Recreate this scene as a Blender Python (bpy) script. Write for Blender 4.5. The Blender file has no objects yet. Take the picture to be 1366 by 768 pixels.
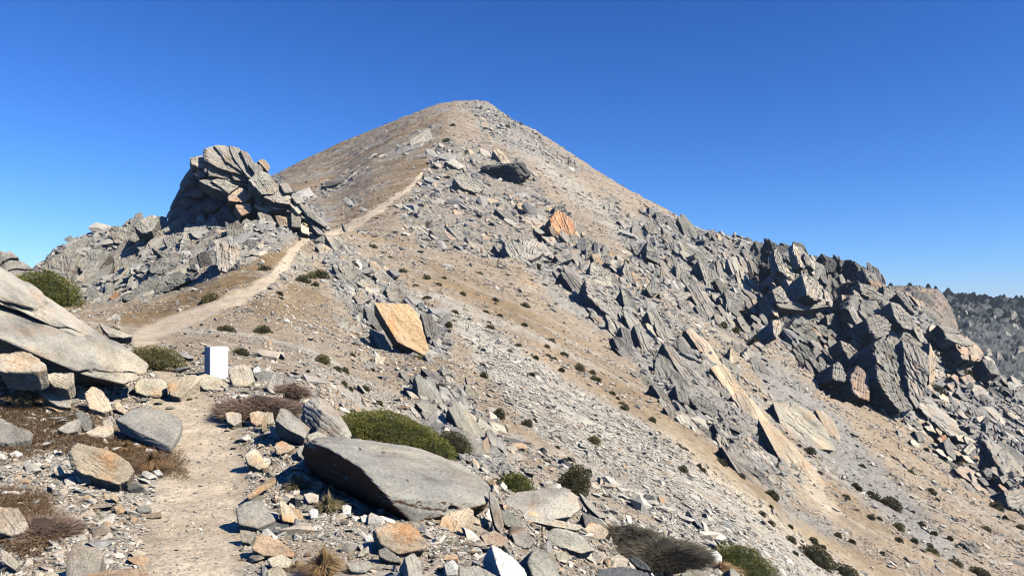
import bpy, bmesh, math, random
import numpy as np
from mathutils import Vector, Matrix
random.seed(7)
RNG = np.random.default_rng(11)
F = 987.0; CX = 683.0; HY = 430.0          # focal length in photo pixels, principal column, horizon row
SUN = Vector((0.66, -0.40, 0.64)).normalized()
S = bpy.context.scene
COL = S.collection

# ---------------------------------------------------------------- scene, camera, light
cam_d = bpy.data.cameras.new('camera'); cam = bpy.data.objects.new('camera', cam_d); COL.objects.link(cam)
cam.location = (0, 0, 0); cam.rotation_euler = (math.pi/2, 0, 0)
cam_d.sensor_width = 36; cam_d.lens = 36*F/1366; cam_d.shift_y = (HY-384)/1366
cam_d.clip_start = 0.1; cam_d.clip_end = 5000
S.camera = cam
S.render.engine = 'CYCLES'
try:
    S.cycles.use_denoising = True; S.cycles.denoiser = 'OPENIMAGEDENOISE'
    S.cycles.max_bounces = 4; S.cycles.diffuse_bounces = 0; S.cycles.volume_bounces = 0; S.cycles.volume_step_rate = 5; S.cycles.glossy_bounces = 1; S.cycles.transmission_bounces = 1
    S.cycles.filter_width = 1.1
except Exception: pass
S.view_settings.view_transform = 'Standard'; S.view_settings.look = 'None'
S.view_settings.exposure = EXPOSURE = 0.66; S.view_settings.gamma = 1
W = bpy.data.worlds.new('World'); S.world = W; W.use_nodes = True
nt = W.node_tree; bg = nt.nodes['Background']
sky = nt.nodes.new('ShaderNodeTexSky'); sky.sky_type = 'NISHITA'; sky.sun_disc = False
sky.sun_elevation = math.asin(SUN.z); sky.sun_rotation = math.atan2(SUN.x, SUN.y)
sky.altitude = 1200; sky.air_density = 1.1; sky.dust_density = 0.1; sky.ozone_density = 3.0
bg.inputs['Strength'].default_value = 0.1
sp_ = nt.nodes.new('ShaderNodeSeparateColor'); cb_ = nt.nodes.new('ShaderNodeCombineColor'); nt.links.new(sky.outputs['Color'], sp_.inputs[0])
for k_, (g_, m_) in enumerate(((1.9, .100), (1.43, .30), (1.3, .60))):   # clear mountain air: deeper blue overhead
    a_ = nt.nodes.new('ShaderNodeMath'); a_.operation = 'POWER'; a_.inputs[1].default_value = g_; b_ = nt.nodes.new('ShaderNodeMath'); b_.operation = 'MULTIPLY'; b_.inputs[1].default_value = m_
    nt.links.new(sp_.outputs[k_], a_.inputs[0]); nt.links.new(a_.outputs[0], b_.inputs[0]); nt.links.new(b_.outputs[0], cb_.inputs[k_])
nt.links.new(cb_.outputs[0], bg.inputs['Color'])
sd = bpy.data.lights.new('sun', 'SUN'); sd.energy = 5.0; sd.angle = math.radians(0.5); sd.color = (1, 0.95, 0.84)
so = bpy.data.objects.new('sun', sd); COL.objects.link(so)
so.rotation_euler = SUN.to_track_quat('Z', 'Y').to_euler(); so.location = SUN*300

# ---------------------------------------------------------------- noise
_p = np.random.default_rng(5).permutation(256).astype(np.int32); PERM = np.concatenate([_p, _p, _p])
_g = np.random.default_rng(6).normal(size=(256, 3)); GRAD = (_g/np.linalg.norm(_g, axis=1)[:, None]).astype(np.float32)
def perlin(x, y, z=0.0):
    x, y, z = np.broadcast_arrays(np.asarray(x, np.float32), np.asarray(y, np.float32), np.asarray(z, np.float32))
    xi = np.floor(x).astype(np.int32); yi = np.floor(y).astype(np.int32); zi = np.floor(z).astype(np.int32)
    fx = x-xi; fy = y-yi; fz = z-zi
    xi &= 255; yi &= 255; zi &= 255
    sx = fx*fx*(3-2*fx); sy = fy*fy*(3-2*fy); sz = fz*fz*(3-2*fz)
    def g(i, j, k):
        h = PERM[PERM[PERM[(xi+i) & 255]+((yi+j) & 255)]+((zi+k) & 255)]
        gr = GRAD[h]
        return gr[..., 0]*(fx-i)+gr[..., 1]*(fy-j)+gr[..., 2]*(fz-k)
    a = g(0,0,0)*(1-sx)+g(1,0,0)*sx; b = g(0,1,0)*(1-sx)+g(1,1,0)*sx
    c = g(0,0,1)*(1-sx)+g(1,0,1)*sx; d = g(0,1,1)*(1-sx)+g(1,1,1)*sx
    return ((a*(1-sy)+b*sy)*(1-sz)+(c*(1-sy)+d*sy)*sz)*1.6
def fbm(x, y, z=0.0, o=4, lac=2.03, gain=0.5):
    t = 0; a = 1.0; s = 1.0; n = 0
    for i in range(o):
        t = t+a*perlin(x*s+i*17.3, y*s-i*9.1, np.asarray(z)*s+i*3.7); n += a; a *= gain; s *= lac
    return t/n
def hsh(i, j, k):
    return PERM[PERM[(i & 255)]+(j & 255)]*0 + PERM[PERM[PERM[(i & 255)]+(j & 255)]+(k & 255)]/255.0
def voro(x, y):
    """F1, F2 and three random numbers of the nearest cell."""
    xi = np.floor(x).astype(np.int32); yi = np.floor(y).astype(np.int32)
    f1 = np.full(x.shape, 9., np.float32); f2 = f1.copy()
    r = [np.zeros(x.shape, np.float32) for _ in range(3)]; cx = np.zeros_like(f1); cy = np.zeros_like(f1)
    for i in (-1, 0, 1):
        for j in (-1, 0, 1):
            a = xi+i; b = yi+j
            px = a+0.1+0.8*hsh(a, b, 1); py = b+0.1+0.8*hsh(a, b, 2)
            dx = x-px; dy = y-py; d = np.sqrt(dx*dx+dy*dy).astype(np.float32)
            nr = d < f1
            f2 = np.where(nr, f1, np.minimum(f2, d)); f1 = np.where(nr, d, f1)
            for q in range(3): r[q] = np.where(nr, hsh(a, b, 3+q), r[q])
            cx = np.where(nr, dx, cx); cy = np.where(nr, dy, cy)
    return f1, f2, r, cx, cy
def sstep(a, b, x):
    t = np.clip((x-a)/(b-a), 0, 1); return t*t*(3-2*t)

# ---------------------------------------------------------------- smooth terrain: elevation profiles per direction
def pchip(xs, ys, x):
    xs = np.asarray(xs, float); ys = np.asarray(ys, float); h = np.diff(xs); d = np.diff(ys, axis=0)
    if ys.ndim > 1: h_ = h[:, None]
    else: h_ = h
    d = d/h_
    m = np.zeros_like(ys)
    w1 = 2*h_[1:]+h_[:-1]; w2 = h_[1:]+2*h_[:-1]
    ok = d[1:]*d[:-1] > 0
    with np.errstate(divide='ignore', invalid='ignore'):
        mm = (w1+w2)/(w1/d[:-1]+w2/d[1:])
    m[1:-1] = np.where(ok, mm, 0); m[0] = d[0]; m[-1] = d[-1]
    i = np.clip(np.searchsorted(xs, x)-1, 0, len(xs)-2); t = (x-xs[i])/h[i]; t = np.clip(t, 0, 1)
    if ys.ndim > 1: t = t[:, None]; hh = h[i][:, None]
    else: hh = h[i]
    return (1+2*t)*(1-t)**2*ys[i]+t*(1-t)**2*hh*m[i]+t*t*(3-2*t)*ys[i+1]+t*t*(t-1)*hh*m[i+1]
PROF = {
 -300: [(4.7,700),(7,600),(10,520),(14,440),(20,420),(30,450),(50,500),(90,560),(300,600),(640,600)],
 0: [(4.7,765),(5.5,700),(7,620),(8.5,570),(11,508),(14,445),(18,375),(21,350),(24,365),(30,400),(50,450),(90,500),(300,560),(640,600)],
 50: [(4.7,765),(5.5,702),(7,625),(8.5,575),(11,515),(14,462),(18,425),(22,410),(30,412),(44,405),(54,372),(64,352),(75,390),(120,450),(300,540),(640,600)],
 100: [(4.7,765),(5.5,704),(7,630),(9,565),(11,518),(14,475),(20,443),(30,425),(42,412),(50,392),(60,355),(70,325),(85,360),(140,430),(300,470),(640,600)],
 150: [(4.7,766),(5.5,706),(7,640),(9,575),(11,530),(14,485),(20,450),(30,425),(40,410),(46,402),(54,370),(63,330),(70,310),(85,345),(140,400),(300,420),(640,600)],
 200: [(4.7,767),(6,694),(8,610),(10,560),(12,520),(15,485),(20,455),(27,437),(33,420),(40,400),(45,388),(52,355),(60,318),(66,300),(78,335),(140,365),(250,345),(320,400),(640,600)],
 250: [(4.7,768),(6,697),(8,618),(10,560),(12,522),(15,490),(20,455),(26,435),(32,415),(38,395),(43,382),(50,345),(58,312),(63,300),(78,330),(140,335),(250,305),(320,380),(640,600)],
 300: [(4.7,768),(6,698),(8,618),(10,560),(12,522),(15,492),(20,462),(26,432),(33,402),(38,380),(42,364),(50,332),(58,302),(63,290),(78,318),(120,312),(200,283),(250,272),(310,350),(640,600)],
 350: [(4.7,768),(6,697),(8,612),(10,560),(12,525),(15,497),(20,470),(28,425),(36,386),(42,362),(47,340),(54,312),(60,290),(66,286),(80,305),(120,285),(200,250),(250,242),(310,320),(640,600)],
 400: [(4.7,768),(6,694),(8,615),(10,565),(12,532),(15,508),(20,480),(26,448),(34,410),(42,375),(50,342),(58,318),(66,304),(74,304),(90,296),(130,268),(200,232),(252,216),(310,300),(640,600)],
 440: [(4.7,768),(6,698),(8,630),(10,580),(12,552),(15,525),(20,495),(26,462),(34,422),(42,385),(50,350),(60,318),(70,306),(82,305),(105,290),(150,256),(200,225),(252,197),(310,280),(640,600)],
 500: [(4.7,768),(6,708),(8,655),(10,615),(12,588),(14,572),(18,545),(24,506),(30,470),(38,428),(46,392),(55,360),(68,325),(80,300),(98,281),(130,250),(170,215),(210,190),(252,172),(310,260),(640,600)],
 550: [(4.7,772),(6,712),(8,662),(10,628),(13,596),(18,556),(25,508),(33,462),(44,412),(58,360),(76,310),(100,275),(125,248),(160,212),(205,172),(250,152),(310,240),(640,600)],
 600: [(4.7,776),(6,722),(8,672),(10,638),(14,596),(19,558),(26,510),(34,465),(45,415),(60,362),(80,316),(110,268),(150,218),(195,170),(235,143),(250,135.5),(300,220),(640,600)],
 640: [(4.7,780),(6,735),(8,685),(10,655),(14,612),(19,575),(26,528),(34,482),(45,430),(60,376),(80,326),(110,276),(150,225),(195,176),(230,146),(248,133.5),(300,220),(640,600)],
 700: [(5,800),(7,738),(9,696),(12,655),(16,622),(22,578),(30,525),(40,470),(52,420),(70,362),(95,313),(125,268),(160,224),(195,192),(232,168),(290,270),(640,600)],
 800: [(5,850),(7,795),(9,752),(12,708),(17,662),(24,610),(33,553),(44,498),(58,440),(76,385),(98,338),(128,294),(165,260),(200,240),(225,230),(290,330),(640,600)],
 900: [(6,880),(8,830),(10,790),(14,735),(20,678),(28,622),(38,566),(50,512),(64,458),(80,410),(100,368),(125,334),(155,308),(185,294),(205,286),(270,360),(640,600)],
 1000: [(7,920),(10,850),(14,785),(18,745),(24,705),(32,660),(44,598),(58,538),(72,484),(88,434),(106,394),(128,361),(150,338),(172,322),(230,400),(640,600)],
 1100: [(8,980),(12,900),(18,830),(25,775),(34,716),(46,650),(60,586),(74,530),(88,480),(104,430),(120,392),(138,362),(152,350),(200,420),(640,600)],
 1200: [(10,1000),(16,910),(24,830),(33,768),(44,708),(56,652),(70,592),(84,536),(97,490),(110,446),(124,410),(138,392),(165,430),(200,392),(225,386),(270,470),(400,440),(480,397),(560,470),(640,520)],
 1250: [(12,1000),(18,920),(27,840),(36,775),(48,712),(61,655),(75,598),(88,545),(100,500),(112,462),(126,436),(160,470),(205,400),(230,394),(280,470),(390,440),(485,396),(560,470),(640,520)],
 1300: [(14,1000),(20,930),(29,850),(39,780),(51,722),(64,666),(78,610),(91,560),(102,520),(116,482),(150,530),(220,520),(300,500),(400,430),(480,398),(560,470),(640,520)],
 1366: [(16,1000),(22,940),(31,860),(42,790),(54,734),(67,680),(80,630),(92,580),(104,540),(118,512),(150,560),(220,560),(320,500),(400,440),(485,404),(560,470),(640,520)],
 1500: [(20,1000),(28,920),(38,850),(50,785),(62,735),(76,685),(90,640),(104,605),(120,580),(160,620),(240,590),(320,520),(420,440),(490,412),(560,470),(640,520)],
 2000: [(30,1000),(45,890),(60,830),(80,780),(110,740),(160,720),(240,650),(340,560),(440,470),(500,440),(560,480),(640,520)],
}
LMIN, LMAX = math.log(1.2), math.log(630.)
_pl = np.linspace(LMIN, LMAX, 700)
_cols = sorted(PROF)
_tab = []
for c in _cols:
    pr = PROF[c]
    ys = [math.log(1.2)]+[math.log(a) for a, b in pr]; vs = [-1.6/1.2]+[(HY-b)/F for a, b in pr]
    _tab.append(pchip(ys, vs, _pl))
_tab = np.array(_tab)                                       # columns x lnY
_pxs = np.arange(-320, 2021, 4.)
_V = pchip(np.array(_cols, float), _tab, _pxs)                # px x lnY
for ax, n in ((0, 3), (1, 2)):                                # light smoothing
    for _ in range(n):
        p = np.pad(_V, [(1, 1) if a == ax else (0, 0) for a in (0, 1)], mode='edge')
        _V = 0.25*np.take(p, range(0, _V.shape[ax]), ax)+0.5*np.take(p, range(1, _V.shape[ax]+1), ax)+0.25*np.take(p, range(2, _V.shape[ax]+2), ax)
def vbase(px, lnY):
    a = np.clip((np.asarray(px, float)+320)/4, 0, len(_pxs)-1.001); b = np.clip((np.asarray(lnY, float)-LMIN)/(LMAX-LMIN)*699, 0, 698.999)
    i = a.astype(int); j = b.astype(int); s = a-i; t = b-j
    return (_V[i, j]*(1-s)*(1-t)+_V[i+1, j]*s*(1-t)+_V[i, j+1]*(1-s)*t+_V[i+1, j+1]*s*t)
def zbase(x, y):
    y = np.maximum(np.asarray(y, float), 1.2)
    return vbase(CX+F*np.asarray(x, float)/y, np.log(y))*y
_ly = np.linspace(math.log(2.5), LMAX, 900)
def hit(px, py, ymin=2.5, ymax=700):
    """distance at which the smooth ground is met in the direction of a photo pixel"""
    v = (HY-py)/F; pr = vbase(np.full(900, px), _ly)
    ok = np.nonzero((pr >= v) & (_ly >= math.log(ymin)) & (_ly <= math.log(ymax)))[0]
    return math.exp(_ly[ok[0]]) if len(ok) else None
def at(px, py, Y): return Vector(((px-CX)/F*Y, Y, (HY-py)/F*Y))
def znorm(x, y):
    e = 0.02*y+0.05
    return Vector((float(zbase(x-e, y)-zbase(x+e, y)), float(zbase(x, y-e)-zbase(x, y+e)), 2*e)).normalized()

def inpoly(px, py, poly, soft=6.0):
    """signed-distance soft mask of a polygon given as pixel directions"""
    P = np.array(poly, float); inside = np.zeros(px.shape, bool); dist = np.full(px.shape, 1e9)
    bb = (px > P[:, 0].min()-3*soft) & (px < P[:, 0].max()+3*soft) & (py > P[:, 1].min()-3*soft) & (py < P[:, 1].max()+3*soft)
    if not bb.any(): return np.zeros(px.shape, np.float32)
    x = px[bb]; y = py[bb]; ins = np.zeros(x.shape, bool); dd = np.full(x.shape, 1e9)
    for k in range(len(P)):
        x1, y1 = P[k]; x2, y2 = P[(k+1) % len(P)]
        c = ((y1 > y) != (y2 > y)) & (x < (x2-x1)*(y-y1)/((y2-y1) if y2 != y1 else 1e-9)+x1); ins ^= c
        t = np.clip(((x-x1)*(x2-x1)+(y-y1)*(y2-y1))/((x2-x1)**2+(y2-y1)**2+1e-9), 0, 1)
        dd = np.minimum(dd, np.hypot(x-x1-t*(x2-x1), y-y1-t*(y2-y1)))
    s = np.where(ins, dd, -dd); out = np.zeros(px.shape, np.float32); out[bb] = sstep(-soft, soft, s); return out
def polyline(px, py, pts, soft=0.35):
    out = np.zeros(px.shape, np.float32)
    for (x1, y1, w1), (x2, y2, w2) in zip(pts[:-1], pts[1:]):
        t = np.clip(((px-x1)*(x2-x1)+(py-y1)*(y2-y1))/((x2-x1)**2+(y2-y1)**2), 0, 1)
        w = (w1+(w2-w1)*t)/2; d = np.hypot(px-x1-t*(x2-x1), py-y1-t*(y2-y1))
        out = np.maximum(out, 1-sstep(w*(1-soft), w*(1+soft), d))
    return out

# ---------------------------------------------------------------- object helpers
def mesh_np(name, V, Fc, sizes=None, mat=None, smooth=False, colors=None, attr='tint'):
    """V (n,3), Fc flat index array; sizes = vertices per face (int or array)"""
    me = bpy.data.meshes.new(name); V = np.ascontiguousarray(V, np.float32); Fc = np.ascontiguousarray(Fc, np.int32).ravel()
    if sizes is None: sizes = 3
    if np.isscalar(sizes): sizes = np.full(len(Fc)//sizes, sizes, np.int32)
    me.vertices.add(len(V)); me.vertices.foreach_set('co', V.ravel())
    me.loops.add(len(Fc)); me.loops.foreach_set('vertex_index', Fc)
    me.polygons.add(len(sizes)); st = np.concatenate([[0], np.cumsum(sizes)[:-1]]).astype(np.int32)
    me.polygons.foreach_set('loop_start', st)
    try: me.polygons.foreach_set('loop_total', sizes.astype(np.int32))
    except Exception: pass
    me.polygons.foreach_set('use_smooth', np.full(len(sizes), smooth))
    if colors is not None:
        a = me.color_attributes.new(attr, 'FLOAT_COLOR', 'POINT')
        c = np.ones((len(V), 4), np.float32); c[:, :colors.shape[1]] = colors; a.data.foreach_set('color', c.ravel())
    me.update(calc_edges=True)
    if mat: me.materials.append(mat)
    return me
def link(name, me, parent=None, loc=None):
    o = bpy.data.objects.new(name, me); COL.objects.link(o)
    if parent is not None: o.parent = parent
    if loc is not None: o.location = loc
    return o
def tag(o, label=None, cat=None, group=None, kind=None):
    if label: o['label'] = label
    if cat: o['category'] = cat
    if group: o['group'] = group
    if kind: o['kind'] = kind
    elif cat: o['kind'] = 'thing'
    return o

# ---------------------------------------------------------------- materials
def N(nt, t, **k):
    n = nt.nodes.new(t)
    for a, b in k.items(): setattr(n, a, b)
    return n
def ramp(nt, fac, stops):
    r = N(nt, 'ShaderNodeValToRGB'); cr = r.color_ramp
    while len(cr.elements) < len(stops): cr.elements.new(0.5)
    for e, (p, c) in zip(cr.elements, stops): e.position = p; e.color = c if len(c) == 4 else (*c, 1)
    nt.links.new(fac, r.inputs[0]); return r.outputs[0]
def mul(nt, a, b, f=1.0, mode='MULTIPLY'):
    m = N(nt, 'ShaderNodeMix', data_type='RGBA', blend_type=mode); m.clamp_result = False
    if isinstance(f, float): m.inputs[0].default_value = f
    else: nt.links.new(f, m.inputs[0])
    for k, s in ((6, a), (7, b)):
        if isinstance(s, tuple): m.inputs[k].default_value = (*s, 1)
        else: nt.links.new(s, m.inputs[k])
    return m.outputs[2]
def noise(nt, vec, scale, detail=6, rough=0.6, stretch=None, rot=None):
    if stretch or rot:
        mp = N(nt, 'ShaderNodeMapping'); nt.links.new(vec, mp.inputs[0])
        if stretch: mp.inputs['Scale'].default_value = stretch
        if rot: mp.inputs['Rotation'].default_value = rot
        vec = mp.outputs[0]
    n = N(nt, 'ShaderNodeTexNoise'); n.inputs['Scale'].default_value = scale; n.inputs['Detail'].default_value = detail; n.inputs['Roughness'].default_value = rough
    nt.links.new(vec, n.inputs['Vector']); return n.outputs['Fac']
def newmat(name, rough=0.9):
    m = bpy.data.materials.new(name); m.use_nodes = True; b = m.node_tree.nodes['Principled BSDF']
    b.inputs['Roughness'].default_value = rough; b.inputs['Specular IOR Level'].default_value = 0.2
    return m, m.node_tree, b
def bump(nt, b, h, dist, strength=0.6, prev=None):
    n = N(nt, 'ShaderNodeBump'); n.inputs['Strength'].default_value = strength; n.inputs['Distance'].default_value = dist
    nt.links.new(h, n.inputs['Height'])
    if prev is not None: nt.links.new(prev, n.inputs['Normal'])
    nt.links.new(n.outputs[0], b.inputs['Normal']); return n.outputs[0]
def rock_material(name, scale, streak, bumpd, stx=0.16, grain=0.0):
    """weathered foliated rock; colour comes from the object colour, rust amount from its alpha"""
    m, t, b = newmat(name, 0.85)
    oi = N(t, 'ShaderNodeObjectInfo'); tc = N(t, 'ShaderNodeTexCoord'); vec = tc.outputs['Object']
    # shift the pattern for every object
    ad = N(t, 'ShaderNodeVectorMath', operation='MULTIPLY_ADD'); cx = N(t, 'ShaderNodeCombineXYZ')
    for k in range(3): t.links.new(oi.outputs['Random'], cx.inputs[k])
    t.links.new(cx.outputs[0], ad.inputs[0]); ad.inputs[1].default_value = (37, 19, 53); t.links.new(vec, ad.inputs[2]); vec = ad.outputs[0]
    lay = noise(t, vec, scale, 8, 0.62, stretch=(stx, 1.0, streak*0.5))
    big = noise(t, vec, scale*0.35, 5, 0.6)
    fine = noise(t, vec, scale*9, 6, 0.7)
    c = mul(t, oi.outputs['Color'], ramp(t, lay, [(0.28, (0.52, 0.515, 0.50)), (0.46, (0.93, 0.92, 0.89)), (0.62, (1.22, 1.19, 1.12)), (0.8, (1.42, 1.37, 1.27))]))
    c = mul(t, c, ramp(t, big, [(0.3, (0.76, 0.76, 0.76)), (0.5, (1, 1, 1)), (0.7, (1.2, 1.13, 1.02))]))
    c = mul(t, c, ramp(t, fine, [(0.32, (0.62, 0.62, 0.62)), (0.5, (1, 1, 1)), (0.68, (1.22, 1.22, 1.2))]), 0.8)
    if grain:
        g1 = noise(t, vec, scale*26, 4, 0.8); c = mul(t, c, ramp(t, g1, [(0.33, (0.6, 0.6, 0.6)), (0.45, (1.15, 1.15, 1.14)), (0.6, (1.3, 1.3, 1.28)), (0.7, (1.7, 1.69, 1.64))]), grain)
        li = noise(t, vec, scale*2.6, 8, 0.75); c = mul(t, c, ramp(t, li, [(0.28, (0.45, 0.45, 0.44)), (0.36, (1, 1, 1)), (0.62, (1, 1, 1)), (0.70, (1.35, 1.36, 1.3))]), 0.8)
    rust = noise(t, vec, scale*0.8, 6, 0.65)
    sp = N(t, 'ShaderNodeMath', operation='MULTIPLY'); t.links.new(ramp(t, rust, [(0.5, (0, 0, 0)), (0.66, (1, 1, 1))]), sp.inputs[0]); t.links.new(oi.outputs['Alpha'], sp.inputs[1])
    c = mul(t, c, mul(t, c, (1.15, 0.72, 0.42)), sp.outputs[0], 'MIX')
    t.links.new(c, b.inputs['Base Color'])
    p = bump(t, b, lay, bumpd, 0.9); p = bump(t, b, fine, bumpd*(0.6 if grain else 0.35), 1.0, p)
    if grain: bump(t, b, li, bumpd*0.5, 0.8, p)
    return m
M_ROCK = rock_material('weathered_rock', 3.0, 3.0, 0.07, 0.42, 0.85)          # near boulders
M_CRAG = rock_material('foliated_crag_rock', 0.8, 4.5, 0.35)        # far slabs
def tint_material(name, s1, s2, bd, rough=0.9, sub=0.0, vari=1.0):
    m, t, b = newmat(name, rough)
    at_ = N(t, 'ShaderNodeAttribute'); at_.attribute_name = 'tint'; geo = N(t, 'ShaderNodeNewGeometry'); vec = geo.outputs['Position']
    n1 = noise(t, vec, s1, 6, 0.65); n2 = noise(t, vec, s2, 5, 0.7)
    c = mul(t, at_.outputs['Color'], ramp(t, n1, [(0.3, (0.72, 0.71, 0.70)), (0.5, (1, 1, 1)), (0.7, (1.25, 1.24, 1.22))]), vari)
    c = mul(t, c, ramp(t, n2, [(0.3, (0.62, 0.61, 0.60)), (0.5, (1, 1, 1)), (0.7, (1.3, 1.3, 1.28))]), vari)
    t.links.new(c, b.inputs['Base Color'])
    if bd: p = bump(t, b, n1, bd, 0.8); bump(t, b, n2, bd*0.3, 0.9, p)
    return m
M_GROUND = tint_material('stony_soil', 3.0, 22.0, 0.05)
M_STONE = tint_material('broken_stone', 2.0, 30.0, 0.02)
M_LEAF = tint_material('plant', 8.0, 40.0, 0, rough=0.7, vari=0.3)
# ---------------------------------------------------------------- zones (directions seen from the view point, projected onto the ground)
BED = [([(40,370),(75,335),(110,305),(200,290),(240,225),(300,190),(370,235),(440,290),(400,315),(350,338),(290,365),(230,385),(160,405),(110,402),(60,395)],1.0),
 ([(415,300),(455,325),(520,370),(560,400),(600,430),(595,480),(540,472),(490,450),(445,385),(425,340)],0.8),
 ([(530,490),(600,500),(660,560),(685,640),(645,665),(600,610),(560,560)],0.55),
 ([(585,190),(640,185),(700,215),(740,270),(775,330),(740,355),(690,340),(620,345),(560,330),(530,290),(545,255),(570,215)],0.45),
 ([(690,320),(760,295),(810,335),(850,385),(900,415),(950,465),(1020,560),(1070,645),(1000,620),(930,570),(860,510),(820,450),(760,395),(700,350)],0.75),
 ([(825,300),(870,280),(940,305),(1000,320),(1015,400),(1000,455),(940,425),(880,395),(840,345)],0.9),
 ([(1000,320),(1060,325),(1150,360),(1200,385),(1260,440),(1366,500),(1420,560),(1420,700),(1366,690),(1300,610),(1210,565),(1130,520),(1080,470),(1010,450)],1.0),
 ([(1180,375),(1260,390),(1400,400),(1500,405),(1500,560),(1366,520),(1290,470),(1240,440)],1.0),
 ([(800,265),(820,262),(835,290),(815,295)],0.5), ([(618,134),(660,137),(720,180),(790,226),(770,232),(690,200),(640,175)],0.6),
 ([(525,196),(572,166),(580,186),(545,210)],0.45), ([(400,262),(450,236),(500,216),(490,232),(440,262),(412,276)],0.5), ([(430,290),(470,262),(520,240),(500,262),(462,290)],0.3), ([(395,232),(480,186),(560,152),(560,158),(480,196),(400,240)],0.25)]
SMOOTHBED = [[(985,455),(1040,480),(1090,520),(1160,600),(1240,690),(1300,768),(1220,720),(1150,665),(1080,600),(1030,530)],
 [(560,555),(610,560),(660,590),(690,640),(650,660),(600,610)], [(700,350),(760,395),(830,450),(800,440),(740,405)],
 [(1000,610),(1060,680),(1100,690),(1150,730),(1050,690)]]
GRASS = [([(140,428),(220,398),(300,366),(405,316),(385,342),(340,378),(260,415),(190,440)],1.0),
 ([(330,400),(390,375),(430,380),(440,420),(380,430),(330,425)],0.55), ([(420,460),(470,470),(520,500),(480,520),(420,490)],0.3),
 ([(375,232),(480,182),(600,140),(592,188),(550,245),(470,298),(430,285),(400,260)],0.75),
 ([(520,320),(640,370),(740,440),(860,520),(960,600),(1060,670),(1130,720),(1230,790),(1150,768),(1030,690),(900,600),(800,520),(700,450),(600,380)],0.55),
 ([(1120,690),(1090,630),(1190,700),(1300,760),(1366,800),(1300,790)],0.5), ([(1130,520),(1200,560),(1260,620),(1180,590)],0.4),
 ([(-20,500),(60,520),(110,550),(180,590),(240,605),(245,635),(180,625),(80,600),(-20,610)],0.9), ([(0,655),(60,665),(80,720),(40,740),(-20,720)],0.8),
 ([(860,290),(960,300),(1000,320),(930,320)],0.6)]
SCREE = [([(590,400),(660,440),(760,510),(860,565),(1000,660),(1100,740),(1150,790),(960,790),(870,690),(770,625),(700,565),(640,490)],1.0),
 ([(640,140),(690,175),(760,235),(860,310),(900,360),(850,345),(780,280),(700,210),(640,170)],0.7),
 ([(400,440),(500,460),(540,540),(640,640),(560,620),(480,560),(420,510)],0.35),
 ([(330,380),(395,335),(420,350),(360,400)],0.5)]
PALE = [([(850,535),(930,590),(1020,665),(1130,735),(1230,800),(1160,800),(1050,720),(950,640),(880,575)],1.0),
 ([(1010,560),(1080,620),(1130,690),(1110,690),(1050,630)],0.8)]
GREYSTREAK = [([(390,285),(440,250),(520,205),(590,165),(570,200),(500,245),(430,280)],0.8), ([(430,230),(520,190),(560,180),(480,225),(420,255)],0.5)]
PATH = [(250,1100,190),(255,768,125),(262,700,120),(275,640,105),(270,590,95),(255,560,75),(232,545,60),(238,520,34),(225,500,26),(200,470,26),(190,452,26),(220,436,24),(275,415,20),(330,393,17),(365,370,13),(380,352,11),(390,335,10),(412,316,8),(440,312,6),(468,303,10),(500,283,9),(530,262,6.5),(550,247,5),(566,226,2.5)]

# ---------------------------------------------------------------- displaced terrain sheet, denser towards the view point
NR = 1250
uin = np.linspace(-0.80, 0.80, 1230); uo = 0.80+np.cumsum(np.linspace(0.0015, 0.02, 60))
US = np.concatenate([-uo[::-1], uin, uo]); LY = np.linspace(LMIN, math.log(620.), NR)
U, L = np.meshgrid(US, LY, indexing='ij'); Yg = np.exp(L)
PX = CX+F*U; Vb = vbase(PX, L); PY = HY-F*Vb
P0 = np.stack([U*Yg, Yg, Vb*Yg], -1)
def grid_normals(P):
    du = np.gradient(P, axis=0); dv = np.gradient(P, axis=1); n = np.cross(du, dv); n /= np.linalg.norm(n, axis=-1, keepdims=True)+1e-9; return n
N0 = grid_normals(P0)
X, Yw, Z = P0[..., 0], P0[..., 1], P0[..., 2]
wx = 7*fbm(PX/38, PY/30, L*2, 3)*np.clip(Yg/30, 0.4, 1)+3*perlin(PX/9, PY/9); wy = 7*fbm(PX/38+40, PY/30, L*2, 3)+3*perlin(PX/9+31, PY/9)
QX = PX+wx*1.3; QY = PY+wy*1.3
def zmask(lst, soft=7, lo=0, hi=1e9):
    m = np.zeros(PX.shape, np.float32)
    for it in lst:
        poly, w = it if isinstance(it, tuple) and not isinstance(it[1], tuple) else (it, 1.0)
        m = np.maximum(m, w*inpoly(QX, QY, poly, soft))
    return m*((Yg > lo) & (Yg < hi))
bed = zmask(BED, 6, 12); sbed = zmask([(p, 1.0) for p in SMOOTHBED], 8, 12); grass = zmask(GRASS, 12); scree = zmask(SCREE, 9, 8); pale = zmask(PALE, 7, 15); gstr = zmask(GREYSTREAK, 9, 80)
path = polyline(PX+2.5*perlin(PX/14, PY/14), PY, PATH)*np.where(PY > 430, Yg < 32, 1)*(Yg < 253)
behind = sstep(30, 34, Yg)*0
# hidden land beyond the crests keeps a stony mix
# local down-slope streak coordinate: right-hand flank runs to +x, the left flank of the summit to -x
lflank = ((PX < 600-0.9*(PY-150)*0.45) & (Yg > 78)).astype(np.float32)
s_al = np.where(lflank > 0, X*0.9+Yw*0.45, X*0.94-Yw*0.33); s_ac = np.where(lflank > 0, Yw*0.9-X*0.45, Yw*0.94+X*0.33)
streak = fbm(s_al/14, s_ac/0.9, 0, 4)*0.6+fbm(s_al/40, s_ac/3.5, 5, 3)*0.6
mid = fbm(X/2.2, Yw/2.2, Z/2.2, 5); big = fbm(X/11, Yw/11, Z/11, 4)
far = sstep(10, 30, Yg)
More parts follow.
